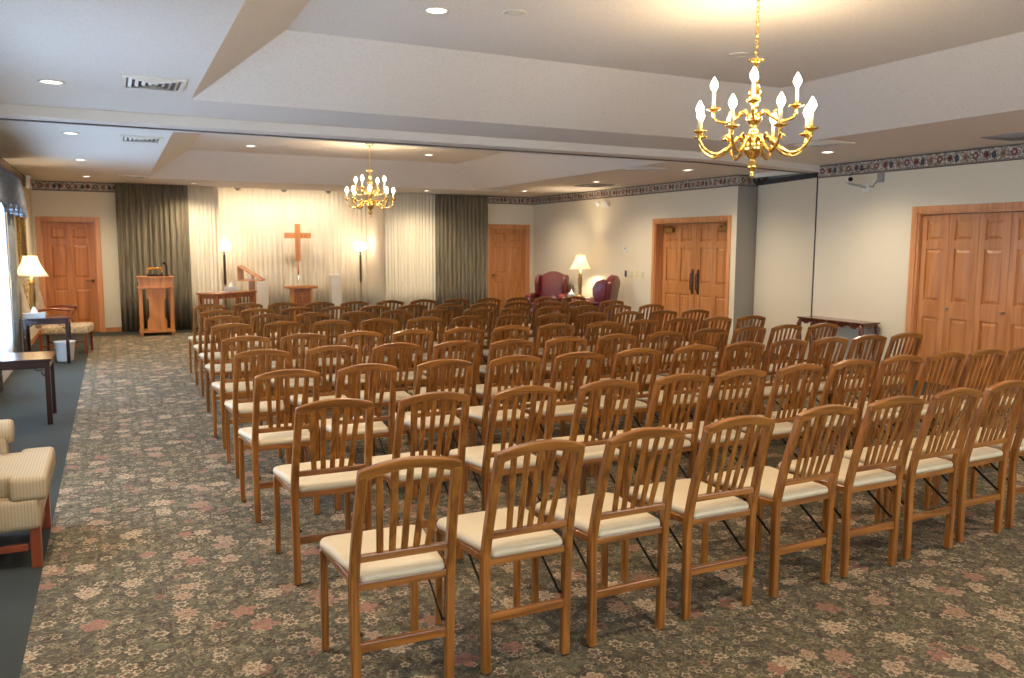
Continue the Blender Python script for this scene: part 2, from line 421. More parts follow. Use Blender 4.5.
struct(MB().box(5.26, YB + .14, 0, 5.36, NB + .1, 2.95).build('wall_niche_right', M['wall']))
struct(MB().box(1.52, YB + .04, 2.88, 5.36, NB + .1, 2.96).build('ceiling_niche', M['beam']))
struct(MB().box(1.3, YB + .02, 2.725, 5.3, YB + .12, 2.96).build('ceiling_niche_header', M['beam']))
NW = [(-.2, 2.6), (4.6, 7.4)]  # window openings added in the unseen near wall to let fill light in
wall('wall_near', 1, YN, -.14, XL - T, XR + T, 0, HC + .02, [(a, b, .5, 2.3) for a, b in NW], M['wall'])
for i, (a, b) in enumerate(NW):
    w = bpy.data.objects.new('window_%d' % (i + 4), None); COL.objects.link(w); w.location = (a, YN, 0); struct(w, 'window in the wall behind the camera')
    f = MB(); L = b - a; f.box(0, -.10, .5, .05, -.04, 2.3).box(L - .05, -.10, .5, L, -.04, 2.3).box(.05, -.10, .5, L - .05, -.04, .55).box(.05, -.10, 2.25, L - .05, -.04, 2.3).box(L / 2 - .02, -.10, .55, L / 2 + .02, -.04, 2.25)
    f.build('window_frame', M['white_paint'], w); MB().box(.05, -.072, .55, L - .05, -.068, 2.25).build('window_pane', M['glass'], w)

# floral wallpaper border under the ceiling
k = 1
for args in ((XL, YN, XL + .006, YB), (XR - .006, YN, XR, 8.35), (XR - .006, 9.944, XR, YB), (XR, 9.938, XR + .6, 9.944), (XL, YB - .006, .12, YB), (7.5, YB - .006, XR, YB)):
    x0, y0, x1, y1 = args
    struct(MB().box(x0, y0, 2.56, x1, y1, HC).build('trim_%d' % k, M['border']), 'floral wallpaper border strip'); k += 1
struct(MB().box(XL, YB - .012, 0, D1X[0] - .06, YB, .085).box(D1X[1] + .07, YB - .012, 0, .3, YB, .085).box(1.4, YB - .012, 0, 1.62, YB, .085).build('baseboard_back', M['door']))
struct(MB().box(XR - .012, 6.84, 0, XR, 8.35, .085).box(XR - .012, 12.15, 0, XR, YB, .085).build('baseboard_right', M['door']))
struct(MB().box(XL, YN, 0, XL + .012, YB - .02, .085).build('baseboard_left', M['door']))

# ------------------------------------------------------------------ doors
def panel_leaf(w, h, cols, t=.035, rows=None):
    """leaf in local x (0..w), front face at y=0 looking to -y, z 0..h"""
    m = MB(); st = .11 if cols == 2 else .075
    mull = .10; rows = rows or [(.20, .80), (1.0, 1.60), (1.70, 1.92)]
    xs = [(st, (w - mull) / 2), ((w + mull) / 2, w - st)] if cols == 2 else [(st, w - st)]
    m.box(0, .016, 0, w, t, h)                                   # core behind the panels
    m.box(0, 0, 0, st, .017, h); m.box(w - st, 0, 0, w, .017, h)
    if cols == 2: m.box(xs[0][1], 0, 0, xs[1][0], .017, h)
    zs = [0] + [z for r in rows for z in r] + [h]
    for i in range(0, len(zs), 2):
        for x0, x1 in xs: m.box(x0, 0, zs[i], x1, .017, zs[i + 1])
    for x0, x1 in xs:
        for z0, z1 in rows:
            g = .014
            t2 = bmesh.new()
            def R(q, y): return [t2.verts.new((x0 + q, y, z0 + q)), t2.verts.new((x1 - q, y, z0 + q)), t2.verts.new((x1 - q, y, z1 - q)), t2.verts.new((x0 + q, y, z1 - q))]
            a, b = R(g, .0162), R(g + .032, .004)
            for i in range(4): t2.faces.new((a[i], a[(i + 1) % 4], b[(i + 1) % 4], b[i]))
            t2.faces.new(b); bmesh.ops.recalc_face_normals(t2, faces=t2.faces[:]); m._merge(t2)
    return m
def casing(w, h, cw=.075, depth=.02, jamb=.14, th=.02):
    m = MB(); m.box(-cw, -depth, 0, 0, 0, h + cw, .006); m.box(w, -depth, 0, w + cw, 0, h + cw, .006); m.box(0, -depth, h, w, 0, h + cw, .006)
    m.box(0, 0, 0, th, jamb, h); m.box(w - th, 0, 0, w, jamb, h); m.box(th, 0, h - th, w - th, jamb, h)
    return m
def lever(parent, x, z, side):
    m = MB(); m.tube([(x, -.012, z), (x, 0, z)], .03, 14); m.tube([(x, 0, z), (x, -.05, z)], .011, 8); m.tube([(x, -.05, z), (x + side * .04, -.055, z + .004), (x + side * .11, -.05, z - .004)], [.011, .01, .007], 8)
    m.build('door_handle', M['old_brass'], parent)

def frame_obj(name, x, y, rz, label):
    e = bpy.data.objects.new(name, None); COL.objects.link(e); e.location = (x, y, 0); e.rotation_euler = (0, 0, rz); return struct(e, label)
d = frame_obj('door_1', D1X[0], YB, 0, 'six-panel oak door at the left of the far wall')
casing(D1X[1] - D1X[0], 2.03).build('door_casing', M['casing'], d)
l = panel_leaf(D1X[1] - D1X[0] - .04, 2.0, 2).build('door_leaf', M['door_dark'], d); l.location = (.02, .075, .008)
lever(d, D1X[1] - D1X[0] - .09, .96, -1); LAST[0].location = (0, .05, 0)
d = frame_obj('door_2', D2X[0], YB, 0, 'six-panel oak door right of the dark drape')
casing(D2X[1] - D2X[0], 2.03).build('door_casing', M['casing'], d)
l = panel_leaf(D2X[1] - D2X[0] - .04, 2.0, 2).build('door_leaf', M['door'], d); l.location = (.02, .075, .008)
lever(d, .09, .96, 1); LAST[0].location = (0, .05, 0)
# double doors (local x runs toward the camera when turned by -90 deg)
d = frame_obj('door_3', XR, DD[1], -PI / 2, 'oak double doors with dark pull plates and closers')
W = DD[1] - DD[0]; casing(W, 2.04, jamb=.24).build('door_casing', M['casing'], d)
lw = (W - .04 - .008) / 2
for i in range(2):
    l = panel_leaf(lw, 2.005, 2).build('door_leaf', M['door'], d); l.location = (.02 + i * (lw + .008), .15, .008)
    xh = W / 2 + (-.075 if i == 0 else .075)
    MB().box(xh - .03, .143, .82, xh + .03, .151, 1.24, .002).tube([(xh, .145, .88), (xh, .10, .90), (xh, .10, 1.16), (xh, .145, 1.18)], .011, 8).build('pull_plate', M['glide'], d)
    xc = (.10 if i == 0 else W - .36)
    MB().box(xc, .09, 1.87, xc + .26, .149, 1.95, .006).box(xc + .06, .05, 1.965, xc + .22, .09, 1.98).box(xc + .08, .05, 1.94, xc + .1, .10, 1.975).build('door_closer', M['old_brass'], d)
# bifold closet
d = frame_obj('door_4', XR, CL[1], -PI / 2, 'wide bifold closet doors of oak with small knobs')
W = CL[1] - CL[0]; casing(W, 2.04, jamb=.24).build('door_casing', M['casing'], d)
n = 8; lw = (W - .04) / n
for i in range(n):
    l = panel_leaf(lw - .004, 2.0, 1, rows=[(.20, .79), (.98, 1.60), (1.70, 1.93)]).build('door_leaf', M['door'], d); l.location = (.02 + i * lw, .05, .01)
for xk in (.42, 1.10, 1.88, 2.55):
    MB().lathe([(.012, 0), (.008, .012), (.016, .026), (.014, .036), (.002, .042)], seg=12).build('knob', M['steel'], d, smooth=True)
    o = LAST[0]; o.rotation_euler = (PI / 2, 0, 0); o.location = (xk, .05, .91)
struct(MB().box(XR + .22, CL[0] - .1, 0, XR + .26, CL[1] + .1, 2.2).box(XR + .26, DD[0] - .1, 0, XR + .30, DD[1] + .1, 2.2).box(D1X[0] - .3, YB + .145, 0, D1X[1] + .3, YB + .2, 2.2).box(D2X[0] - .3, YB + .145, 0, D2X[1] + .2, YB + .2, 2.2).build('wall_behind_doors', M['wall']))  # added backing, keeps world light from showing around the door leaves

# folding-partition pocket: hinged panel, track, fascia
a = math.atan2(9.935 - 8.36, 9.13 - (XR + .012)); L = math.hypot(9.935 - 8.36, 9.13 - XR - .012)
pk = frame_obj('door_5', XR + .012, 8.36, a, 'tall wallpapered pocket panel beside the dark slit')
MB().box(0, -.035, .02, L, -.0, 2.575, .003).build('pocket_panel', M['wall'], pk)
MB().box(-.01, .0005, 2.575, L + .02, .05, 2.64).box(0, -.02, 2.58, L, -.0, 2.63).build('pocket_track', M['dark_gap'], pk)
MB().box(-.016, -.036, 0, -.001, .02, 2.585).build('hinge_gap', M['dark_gap'], pk)
struct(MB().box(XR + .03, 8.36, 2.662, XR + .06, 9.72, 2.728).build('trim_8', M['white_paint']), 'white fascia over the pocket panel')

# ------------------------------------------------------------------ windows, sheers, drapes
def pleats(m, x0, y0, x1, y1, z0, z1, amp, per, jit=.15, nz=3):
    """pleated cloth sheet from (x0,y0) to (x1,y1)"""
    L = math.hypot(x1 - x0, y1 - y0); nx, ny = -(y1 - y0) / L, (x1 - x0) / L; n = max(6, int(L / per * 8))
    ph = [random.uniform(-jit, jit) for _ in range(64)]
    def fn(u, v):
        s = u * L / per; k = int(s) % 64; w = s * 2 * PI + ph[k] * 2 * PI * math.sin(PI * (s - int(s)))
        d = amp * (math.sin(w) + .3 * math.sin(2 * w + k)) * (1 - .45 * v)
        return (x0 + (x1 - x0) * u + nx * d, y0 + (y1 - y0) * u + ny * d, z0 + (z1 - z0) * v)
    m.grid(fn, n, nz); return m
WL = ['nearest window', 'middle window', 'farthest window']
for i, (a, b) in enumerate(WIN):
    w = frame_obj('window_%d' % (i + 1), XL, a, 0, 'daylit window in the left wall')
    f = MB(); X0, X1 = -.10, -.04
    f.box(X0, 0, WZ0, X1, .05, WZ1).box(X0, b - a - .05, WZ0, X1, b - a, WZ1).box(X0, .05, WZ0, X1, b - a - .05, WZ0 + .05).box(X0, .05, WZ1 - .05, X1, b - a - .05, WZ1).box(X0, (b - a) / 2 - .02, WZ0 + .05, X1, (b - a) / 2 + .02, WZ1 - .05)
    f.build('window_frame', M['white_paint'], w)
    MB().box(-.072, .05, WZ0 + .05, -.068, b - a - .05, WZ1 - .05).build('window_pane', M['glass'], w)
    s = MB(); pleats(s, XL + .035, b + .10, XL + .035, a - .1, .02, 2.32, .010, .07)
    tag(s.build('sheer_curtain', M['sheer']), 'white sheer curtain glowing with daylight at the %s' % WL[i], 'curtain', 'sheer curtains on the left wall')
    for yy0, yy1, sd in ((b + .0, b + .52, 'far'), (a - .30, a + .02, 'near')):
        s = MB(); pleats(s, XL + .075, yy1, XL + .075, yy0, .02, 2.36, .02, .09)
        tag(s.build('side_drape', M['side_drape'], solid=.004), 'grey drape hanging at the %s side of the %s' % (sd, WL[i]), 'curtain', 'grey side drapes on the left wall')
    v = MB(); L = b - a + .8; y0 = a - .32
    def fn(u, q, L=L, y0=y0):
        ww = .02 * math.sin(u * L / .075 * 2 * PI); zl = 2.02 + .06 * math.sin(u * L / .55 * 2 * PI) * (1 - q)
        return (XL + .20 + ww * (1 - .4 * q) + .03 * (1 - q), y0 + L * u, zl + (2.45 - zl) * q)
    v.grid(fn, int(L / .075 * 8), 3)
    va = thing('window_valance', 'gathered blue-grey valance above the %s' % WL[i], 'valance', group='valances on the left wall')
    v.build('cloth', M['valance'], va, solid=.004)
    MB().box(XL + .002, y0, 2.44, XL + .20, y0 + L, 2.47).build('valance_board', M['valance'], va)
# big drapes on the far wall
def drape(x0, x1, y, mat, label, amp, per, name='drape', g=None, z1=2.72, y1=None):
    s = MB(); pleats(s, x0, y, x1, y if y1 is None else y1, .015, z1, amp, per, .2, 4)
    return tag(s.build(name, mat, solid=.004), label, 'curtain', g)
drape(.10, 1.33, YB - .16, M['drape'], 'dark charcoal floor-length drape behind the oak podium', .035, .095, 'drape')
drape(6.28, 7.52, YB - .16, M['drape'], 'dark charcoal floor-length drape beside the right-hand oak door', .035, .095, 'drape')
drape(1.30, 1.88, YB - .06, M['white_drape'], 'cream pleated drape left of the altar niche opening', .022, .075, 'drape')
drape(5.20, 6.32, YB - .06, M['white_drape'], 'cream pleated drape right of the altar niche opening', .022, .075, 'drape')
drape(1.66, 5.24, NB - .08, M['white_drape'], 'cream pleated drape covering the back of the altar niche', .024, .105, 'drape', z1=2.86)
drape(5.22, 5.22, YB + .16, M['white_drape'], 'cream smooth drape along the right side of the altar niche', .010, .16, 'drape', z1=2.86, y1=NB - .12)

# ------------------------------------------------------------------ the oak chairs
def sweep_yz(m, path, x0, x1, th):
    """post: a strip following path (y,z), thickness th in y, spanning x0..x1"""
    n = len(path); pts = [(y - th / 2, z) for y, z in path] + [(y + th / 2, z) for y, z in path[::-1]]
    return m.prism(pts, 0, x0, x1, .004, 1)
BACK = [(0, .40), (-.006, .48), (-.030, .60), (-.064, .73), (-.106, .866)]
def yb(z):
    for (a, za), (b, zb) in zip(BACK, BACK[1:]):
        if z <= zb: return a + (b - a) * (z - za) / (zb - za)
    return BACK[-1][0]
def slant_box(m, p0, p1, w, t, bev=.003):
    """rectangular bar from p0 to p1, width w (x), thickness t"""
    p0, p1 = Vector(p0), Vector(p1); d = p1 - p0; L = d.length; q = Vector((0, 0, 1)).rotation_difference(d).to_matrix().to_4x4()
    return m.box(-w / 2, -t / 2, 0, w / 2, t / 2, L, bev, 1, mat=Matrix.Translation(p0) @ q)
def make_chair():
    c = thing('folding_chair', '', 'chair', group='rows of oak slat-back chairs')
    for s in (-1, 1):          # rear legs run up into the back posts
        m = MB(); x = s * .1715
        sweep_yz(m, [(0, 0.006), (0, .30)] + BACK, x - .0165 + s * 0, x + .0165, .034)
        for v in m.bm.verts: v.co.x += s * (.006 * max(0, 1 - abs(v.co.z - .45) / .45) - .006 * max(0, v.co.z - .45) / .42)
        m.build('leg', M['oak_z'], c)
    for s in (-1, 1):
        MB().prism([(s * .187 - .014, .440), (s * .187 + .014, .440), (s * .187 + .014, .470), (s * .187 - .014, .470)], 2, .006, .425, .004, 1).build('leg', M['oak_z'], c)
    MB().box(-.17, -.010, .203, .17, .010, .237, .003).build('stretcher', M['oak_x'], c)
    m = MB(); m.box(-.165, -.012, .430, .165, .012, .459, .003); m.box(-.186, .448, .416, .186, .470, .444, .003)
    for s in (-1, 1): slant_box(m, (s * .162, .008, .443), (s * .184, .455, .430), .022, .030)
    m.build('seat_frame', M['oak_x'], c)
    # seat pad: rounded trapezoid, domed
    def ring(k, z):
        pts = []
        out = [(-.158, -.016), (.158, -.016), (.209, .46), (-.209, .46)]; r = [.02, .02, .05, .05]
        for i, (x, y) in enumerate(out):
            cx, cy = x - math.copysign(r[i], x), (y + r[i] if y < .2 else y - r[i])
            a0 = [PI, 1.5 * PI, 0, .5 * PI][i]
            for q in range(5):
                a = a0 + q * PI / 8
                pts.append(((cx + r[i] * math.cos(a)) * k, .225 + (cy + r[i] * math.sin(a) - .225) * k, z))
        return pts
    t = bmesh.new(); rings = [[t.verts.new(p) for p in ring(k, z)] for k, z in ((.97, .466), (1, .474), (1.0, .486), (.975, .497), (.90, .503), (.6, .508), (.2, .509))]
    for a, b in zip(rings, rings[1:]):
        for i in range(len(a)): t.faces.new((a[i], a[(i + 1) % len(a)], b[(i + 1) % len(a)], b[i]))
    t.faces.new(rings[0][::-1]); t.faces.new(rings[-1])
    for v in t.verts: v.co.z -= .009 + .013 * min(1, max(0, v.co.y / .46))
    for f in t.faces: f.smooth = True
    MB()._merge(t).build('seat_cushion', M['vinyl'], c)
    # arched top rail
    N = 12; m = MB(); P = []
    for i in range(N + 1):
        x = -.181 + .362 * i / N; q = x / .181
        P.append((x, .884 + .032 * (1 - q * q)))
    for i in range(N, -1, -1):
        x = -.181 + .362 * i / N; q = x / .181
        P.append((x, (.852 if abs(q) > .8 else .852 + .027 * (1 - (q / .8) ** 2))))
    m.prism(P, 1, -.018, .018, .004, 1, mat=Matrix.Translation((0, -.105, 0)) @ Matrix.Identity(4))
    for v in m.bm.verts: v.co.y -= (v.co.z - .87) * .28
    m.build('top_rail', M['oak_x'], c)
    y0 = yb(.553); MB().box(-.162, y0 - .011, .539, .162, y0 + .011, .565, .003).build('lower_rail', M['oak_x'], c)
    for k in range(-2, 3):
        slant_box(MB(), (k * .0435, yb(.56), .56), (k * .0545, -.1075, .882 - .004 * abs(k)), .025, .010).build('back_slat', M['oak_z'], c)
        o = LAST[0]
    for s in (-1, 1):
        slant_box(MB(), (s * .150, .27, .435), (s * .152, .012, .262), .005, .013, .001).tube([(s * .148, .012, .262), (s * .160, .008, .262)], .007, 8).build('folding_brace', M['black'], c)
    return c
def slat_fix():  # MB returned by slant_box is the same object; nothing to do
    pass
colx = [.88, 1.385, 1.865, 2.335, 2.80, 3.265, 3.745, 4.21, 4.68, 5.125, 5.55, 5.965]
rowsx = [[.875, 1.38, 1.855, 2.35, 2.865, 3.35, 3.83, 4.31, 4.79],
 [.90, 1.38, 1.86, 2.36, 2.85, 3.28, 3.755, 4.23, 4.69, 5.12, 5.545, 5.98],
 [.87, 1.35, 1.85, 2.34, 2.81, 3.29, 3.79, 4.26, 4.69, 5.11, 5.54, 5.985],
 [.89, 1.37, 1.84, 2.29, 2.72, 3.19, 3.68, 4.16, 4.68, 5.14, 5.57, 5.99],
 [.91, 1.36, 1.82, 2.27, 2.73, 3.19, 3.66, 4.18, 4.64, 5.10, 5.53, 5.96],
 [.95, 1.41, 1.86, 2.32, 2.79, 3.25, 3.73, 4.20, 4.65, 5.09, 5.54, 5.98],
 [.98, 1.43, 1.88, 2.35, 2.80, 3.27, 3.75, 4.20, 4.68, 5.10, 5.53, 5.98],
 [1.00, 1.44, 1.88, 2.33, 2.78, 3.25, 3.72, 4.16, 4.63, 5.07, 5.50, 5.93],
 [1.02, 1.46, 1.88, 2.32, 2.76, 3.22, 3.68, 4.15, 4.60, 5.05, 5.48, 5.92]]
rowsy = [[2.58, 2.60, 2.61, 2.63, 2.65, 2.67, 2.70, 2.74, 2.77],
 [3.71, 3.68, 3.65, 3.645, 3.65, 3.65, 3.66, 3.68, 3.69, 3.68, 3.67, 3.67],
 [4.71, 4.74, 4.74, 4.73, 4.71, 4.71, 4.71, 4.71, 4.70, 4.68, 4.67, 4.67],
 [5.70, 5.72, 5.69, 5.63, 5.56, 5.55, 5.57, 5.58, 5.62, 5.63, 5.62, 5.58],
 [6.61, 6.61, 6.60, 6.57, 6.56, 6.55, 6.55, 6.57, 6.57, 6.57, 6.54, 6.51],
 [7.71, 7.73, 7.71, 7.70, 7.68, 7.65, 7.61, 7.57, 7.53, 7.49, 7.46, 7.44],
 [8.60, 8.65, 8.65, 8.64, 8.62, 8.59, 8.56, 8.52, 8.50, 8.43, 8.36, 8.30],
 [9.40, 9.45, 9.46, 9.42, 9.41, 9.39, 9.37, 9.33, 9.31, 9.27, 9.21, 9.12],
 [10.35, 10.36, 10.32, 10.25, 10.22, 10.21, 10.20, 10.20, 10.16, 10.15, 10.12, 10.08]]
ORD = ['leftmost', 'second', 'third', 'fourth', 'fifth', 'sixth', 'seventh', 'eighth', 'ninth', 'tenth', 'eleventh', 'twelfth']
RN = ['nearest row', 'second row from the camera', 'third row from the camera', 'fourth row from the camera', 'fifth row from the camera', 'fourth row from the altar', 'third row from the altar', 'second row from the altar', 'farthest row']
proto = None
for r in range(9):
    for i, (x, y) in enumerate(zip(rowsx[r], rowsy[r])):
        lab = 'oak slat-back chair, %s, %s' % (RN[r], 'leftmost' if i == 0 else ORD[i] + ' from left')
        loc = (x, y + (.085 if r == 0 else .103), 0); rz = math.radians(random.uniform(-1.5, 1.5) + (1.2 if r == 0 and i > 2 else 0))
        if proto is None:
            proto = make_chair(); proto.location = loc; proto.rotation_euler = (0, 0, rz); proto['label'] = lab
        else: dup(proto, loc, rz, lab)

# ------------------------------------------------------------------ chandeliers
def chandelier(loc, label, chain_top):
    c = thing('chandelier', label, 'chandelier', loc, .18, 'brass candle chandeliers')
    m = MB()
    prof = [(.004, 2.045), (.012, 2.055), (.016, 2.07), (.009, 2.085), (.022, 2.10), (.034, 2.125), (.016, 2.15), (.020, 2.165), (.05, 2.20), (.066, 2.24), (.05, 2.27), (.028, 2.285),
            (.04, 2.30), (.028, 2.33), (.022, 2.36), (.036, 2.385), (.050, 2.41), (.036, 2.435), (.020, 2.45), (.024, 2.49), (.034, 2.53), (.046, 2.56), (.03, 2.59), (.016, 2.61), (.022, 2.65), (.03, 2.67), (.014, 2.69), (.012, 2.74), (.004, 2.76)]
    m.lathe(prof, seg=20, wave=.0); m.build('column', M['brass'], c)
    MB().lathe([(.008, 2.742), (.05, 2.752), (.052, 2.757), (.008, 2.772)], seg=20, wave=.06).build('crown', M['brass'], c)
    m = MB(); z = 2.765; k = 0; rr = .012
    while z < chain_top - .03:
        pts = [(0, rr * math.cos(t) if k % 2 else 0, 0) for t in ()]
        loop = []
        for q in range(13):
            t = q * 2 * PI / 12; a, b = .010 * math.cos(t), .021 * math.sin(t)
            loop.append((a if k % 2 else 0, 0 if k % 2 else a, z + .019 + b))
        m.tube(loop, .0035, 5, False); z += .034; k += 1
    m.build('chain', M['brass'], c)
    MB().lathe([(.065, chain_top), (.062, chain_top - .012), (.03, chain_top - .028), (.008, chain_top - .04)], seg=20).build('ceiling_canopy', M['brass'], c)
    def arm(a, R, zc, zh, dip, r0, hc):
        ca, sa = math.cos(a), math.sin(a)
        P = [(r0, zh), (r0 + (R - r0) * .14, zh + .025), (r0 + (R - r0) * .3, zh - dip * .25), (r0 + (R - r0) * .5, zh - dip * .85), (r0 + (R - r0) * .68, zh - dip), (r0 + (R - r0) * .86, zh - dip * .7), (R - .006, zc - .05), (R, zc - .012)]
        # smooth the control points
        S = []
        for i in range(len(P) - 1):
            p0, p1, p2, p3 = P[max(i - 1, 0)], P[i], P[i + 1], P[min(i + 2, len(P) - 1)]
            for q in range(4):
                t = q / 4; S.append(tuple(.5 * (2 * p1[j] + (p2[j] - p0[j]) * t + (2 * p0[j] - 5 * p1[j] + 4 * p2[j] - p3[j]) * t * t + (3 * p1[j] - p0[j] - 3 * p2[j] + p3[j]) * t ** 3) for j in (0, 1)))
        S.append(P[-1])
        m = MB(); n = len(S); m.tube([(r * ca, r * sa, z) for r, z in S], [.012 - .004 * i / n + .003 * max(0, math.sin(i * 1.3)) for i in range(n)], 8)
        # scroll leaf on the arm
        rl = r0 + (R - r0) * .33; zl = zh + .005
        m.tube([(rl * ca, rl * sa, zl), ((rl + .03) * ca, (rl + .03) * sa, zl + .028), ((rl + .055) * ca, (rl + .055) * sa, zl + .012)], [.009, .007, .003], 6)
        o = m.build('arm', M['brass'], c)
        cx, cy = R * ca, R * sa
        MB().lathe([(.006, zc - .014), (.014, zc - .006), (.040, zc + .004), (.044, zc + .012), (.038, zc + .010), (.012, zc + .004), (.013, zc + .022), (.017, zc + .026), (.012, zc + .03)], (cx, cy, 0), 16).build('drip_pan', M['brass'], o)
        MB().lathe([(.0105, zc + .028), (.0105, zc + hc)], (cx, cy, 0), 10).build('candle', M['candle'], o)
        b = zc + hc
        MB().lathe([(.009, b), (.015, b + .010), (.023, b + .026), (.025, b + .036), (.020, b + .054), (.010, b + .072), (.002, b + .086)], (cx, cy, 0), 12).build('bulb', M['bulb'], o)
        ld = bpy.data.lights.new('bulb_light', 'POINT'); ld.energy = CH_W; ld.color = (1, .72, .42); ld.shadow_soft_size = .03
        lo = bpy.data.objects.new('bulb_light', ld); COL.objects.link(lo); lo.location = (cx, cy, b + .04); lo.parent = c
    for k in range(8): arm(k * PI / 4 + .30, .35, 2.315, 2.27, .08, .05, .105)
    for k in range(4): arm(k * PI / 2 + .62, .245, 2.47, 2.43, .04, .035, .115)
    return c
CH_W = 4.6
chandelier((3.595, 3.97, 0), 'large brass chandelier with lit candle bulbs hanging over the nearer chairs', HU)
chandelier((3.60, 12.34, 0), 'smaller-looking brass chandelier farther back, hanging before the altar niche', HU)

# ------------------------------------------------------------------ recessed lights, vents
def spot(x, y, z, e, ang=120, col=(1, .80, .58), blend=.6, r=.05, rot=(0, 0, 0)):
    ld = bpy.data.lights.new('downlight_beam', 'SPOT'); ld.energy = e; ld.color = col; ld.spot_size = math.radians(ang); ld.spot_blend = blend; ld.shadow_soft_size = r
    o = bpy.data.objects.new('downlight_beam', ld); COL.objects.link(o); o.location = (x, y, z); o.rotation_euler = rot; return o
def downlight(x, y, z, label, lit=True):
    t = thing('ceiling_light', label, 'light', (x, y, z), 0, 'recessed ceiling lights')
    MB().lathe([(.082, -.001), (.086, -.006), (.070, -.009), (.066, -.001)], seg=28).build('trim_ring', M['white_paint'], t)
    MB().lathe([(.066, -.002), (.04, -.005), (.002, -.006)], seg=24).build('lens', M['lens'] if lit else M['white_paint'], t)
    if lit: spot(x, y, z - .03, DL_W, 150, (1, .84, .64), 1.0)
DL_W = 52
NAMES = ['nearest', 'second', 'third', 'farthest']
for i, y in enumerate((6.57, 9.48, 12.36, 15.32)): downlight(-.32, y, HC, 'lit recessed light over the left aisle strip, %s of four' % NAMES[i])
for i, y in enumerate((7.10, 9.69, 12.18, 14.92)): downlight(7.56, y, HC, 'lit recessed light near the right wall, %s of four' % NAMES[i])
downlight(-.32, 3.7, HC, 'lit recessed light over the left aisle strip, outside the picture')  # added beyond the visible row to brighten the left side
downlight(7.56, 4.3, HC, 'lit recessed light near the right wall, outside the picture')  # unseen extra downlight, put in to brighten the right side
downlight(1.39, 16.0, HC, 'lit recessed light in front of the left cream drape')
downlight(5.78, 15.8, HC, 'lit recessed light in front of the right cream drape')
downlight(1.99, 5.22, HU, 'bright recessed light in the nearer tray ceiling')
downlight(5.2, 1.9, HU, 'recessed light in the nearer tray ceiling, outside the picture')  # added out of view to raise the overall brightness
downlight(2.0, 1.9, HU, 'recessed light in the nearer tray ceiling, behind the first')  # another unseen downlight added for overall brightness
downlight(2.03, 13.5, HU, 'lit recessed light at left in the far tray ceiling')
downlight(4.93, 13.35, HU, 'lit recessed light at right in the far tray ceiling')
downlight(2.47, 5.04, HU, 'unlit round cover in the nearer tray ceiling, left of centre', False)
downlight(4.60, 5.28, HU, 'unlit round cover in the nearer tray ceiling, beside the chandelier chain', False)
downlight(2.47, 13.2, HU, 'unlit round cover in the far tray ceiling', False)

def vent(x, y, w, d, label, dep=.014, flush=False):
    t = thing('ceiling_vent', label, 'vent', (x, y, HC), 0, 'ceiling vents')
    m = MB(); b = .028
    m.box(-w / 2, -d / 2, -dep, w / 2, -d / 2 + b, -.0005, .002).box(-w / 2, d / 2 - b, -dep, w / 2, d / 2, -.0005, .002).box(-w / 2, -d / 2 + b, -dep, -w / 2 + b, d / 2 - b, -.0005).box(w / 2 - b, -d / 2 + b, -dep, w / 2, d / 2 - b, -.0005)
    m.build('vent_frame', M['vent_grey' if w > .45 else 'white_paint'], t)
    MB().box(-w / 2 + b, -d / 2 + b, -.003, w / 2 - b, d / 2 - b, -.0005).build('vent_back', M['vent_in'], t)
    m = MB(); k = 0
    while (k + 1) * .042 + b < min(w, d) / 2:            # concentric square louvers
        q = b + (k + .35) * .042; X, Y = w / 2 - q, d / 2 - q
        for (ax, ay, bx, by) in ((-X, -Y, X, -Y), (X, -Y, X, Y), (X, Y, -X, Y), (-X, Y, -X, -Y)):
            h = .016
            dx, dy = bx - ax, by - ay; L = math.hypot(dx, dy); ix, iy = -dy / L * .02, dx / L * .02
            m.quad((ax, ay, -.002 - 0), (bx, by, -.002), (bx - ix, by - iy, -.002 - h), (ax - ix, ay - iy, -.002 - h)) if False else m.quad((ax, ay, -.003), (bx, by, -.003), (bx - (dx / L) * .02 + ix, by - (dy / L) * .02 + iy, -h), (ax + (dx / L) * .02 + ix, ay + (dy / L) * .02 + iy, -h))
        k += 1
    m.build('louvers', M['vent_grey' if w > .45 else 'white_paint'], t, solid=.002)
vent(.31, 6.30, .40, .46, 'square white air vent nearest the camera on the left, beside the tray')
vent(.33, 9.62, .40, .46, 'square white air vent at left just beyond the beam')
vent(.35, 15.0, .40, .46, 'square white air vent at left near the dark drape')
vent(6.92, 6.55, .40, .46, 'square air vent at right seen behind the near chandelier')
vent(6.90, 9.80, .40, .46, 'square air vent at right just beyond the beam')
vent(6.95, 15.0, .40, .46, 'square air vent at right near the far drape')
vent(8.15, 5.15, .5, .6, 'flat grey ceiling grille near the closet')
vent(7.95, 12.9, .5, .6, 'flat grey ceiling grille before the double doors')

# ------------------------------------------------------------------ things on the right wall
t = thing('emergency_light', 'white two-headed emergency light high on the right wall', 'light', (XR, 13.68, 2.44), PI / 2)
MB().box(-.13, .001, -.05, .13, .07, .05, .012).build('housing', M['white_pl'], t)
for s in (-1, 1):
    MB().lathe([(.02, -.04), (.05, 0), (.055, .035), (.05, .04), (.002, .042)], seg=16).build('lamp_head', M['white_pl'], t, smooth=True)
    o = LAST[0]; o.rotation_euler = (-PI / 2 - .4, 0, s * .5); o.location = (s * .17, .10, .03)
t = thing('thermostat', 'white square thermostat on the wall left of the double doors', 'thermostat', (XR, 13.0, 1.57), PI / 2)
MB().box(-.06, .001, -.055, .06, .028, .055, .008).build('housing', M['white_pl'], t)
MB().box(-.045, .028, -.0, .005, .030, .03).build('display', M['grey_pl'], t)
tag(MB().box(XR - .012, 12.94, 1.05, XR - .001, 13.0, 1.17, .003).build('wall_switch', M['navy']), 'dark blue switch plate under the thermostat', 'switch', 'wall switch plates')
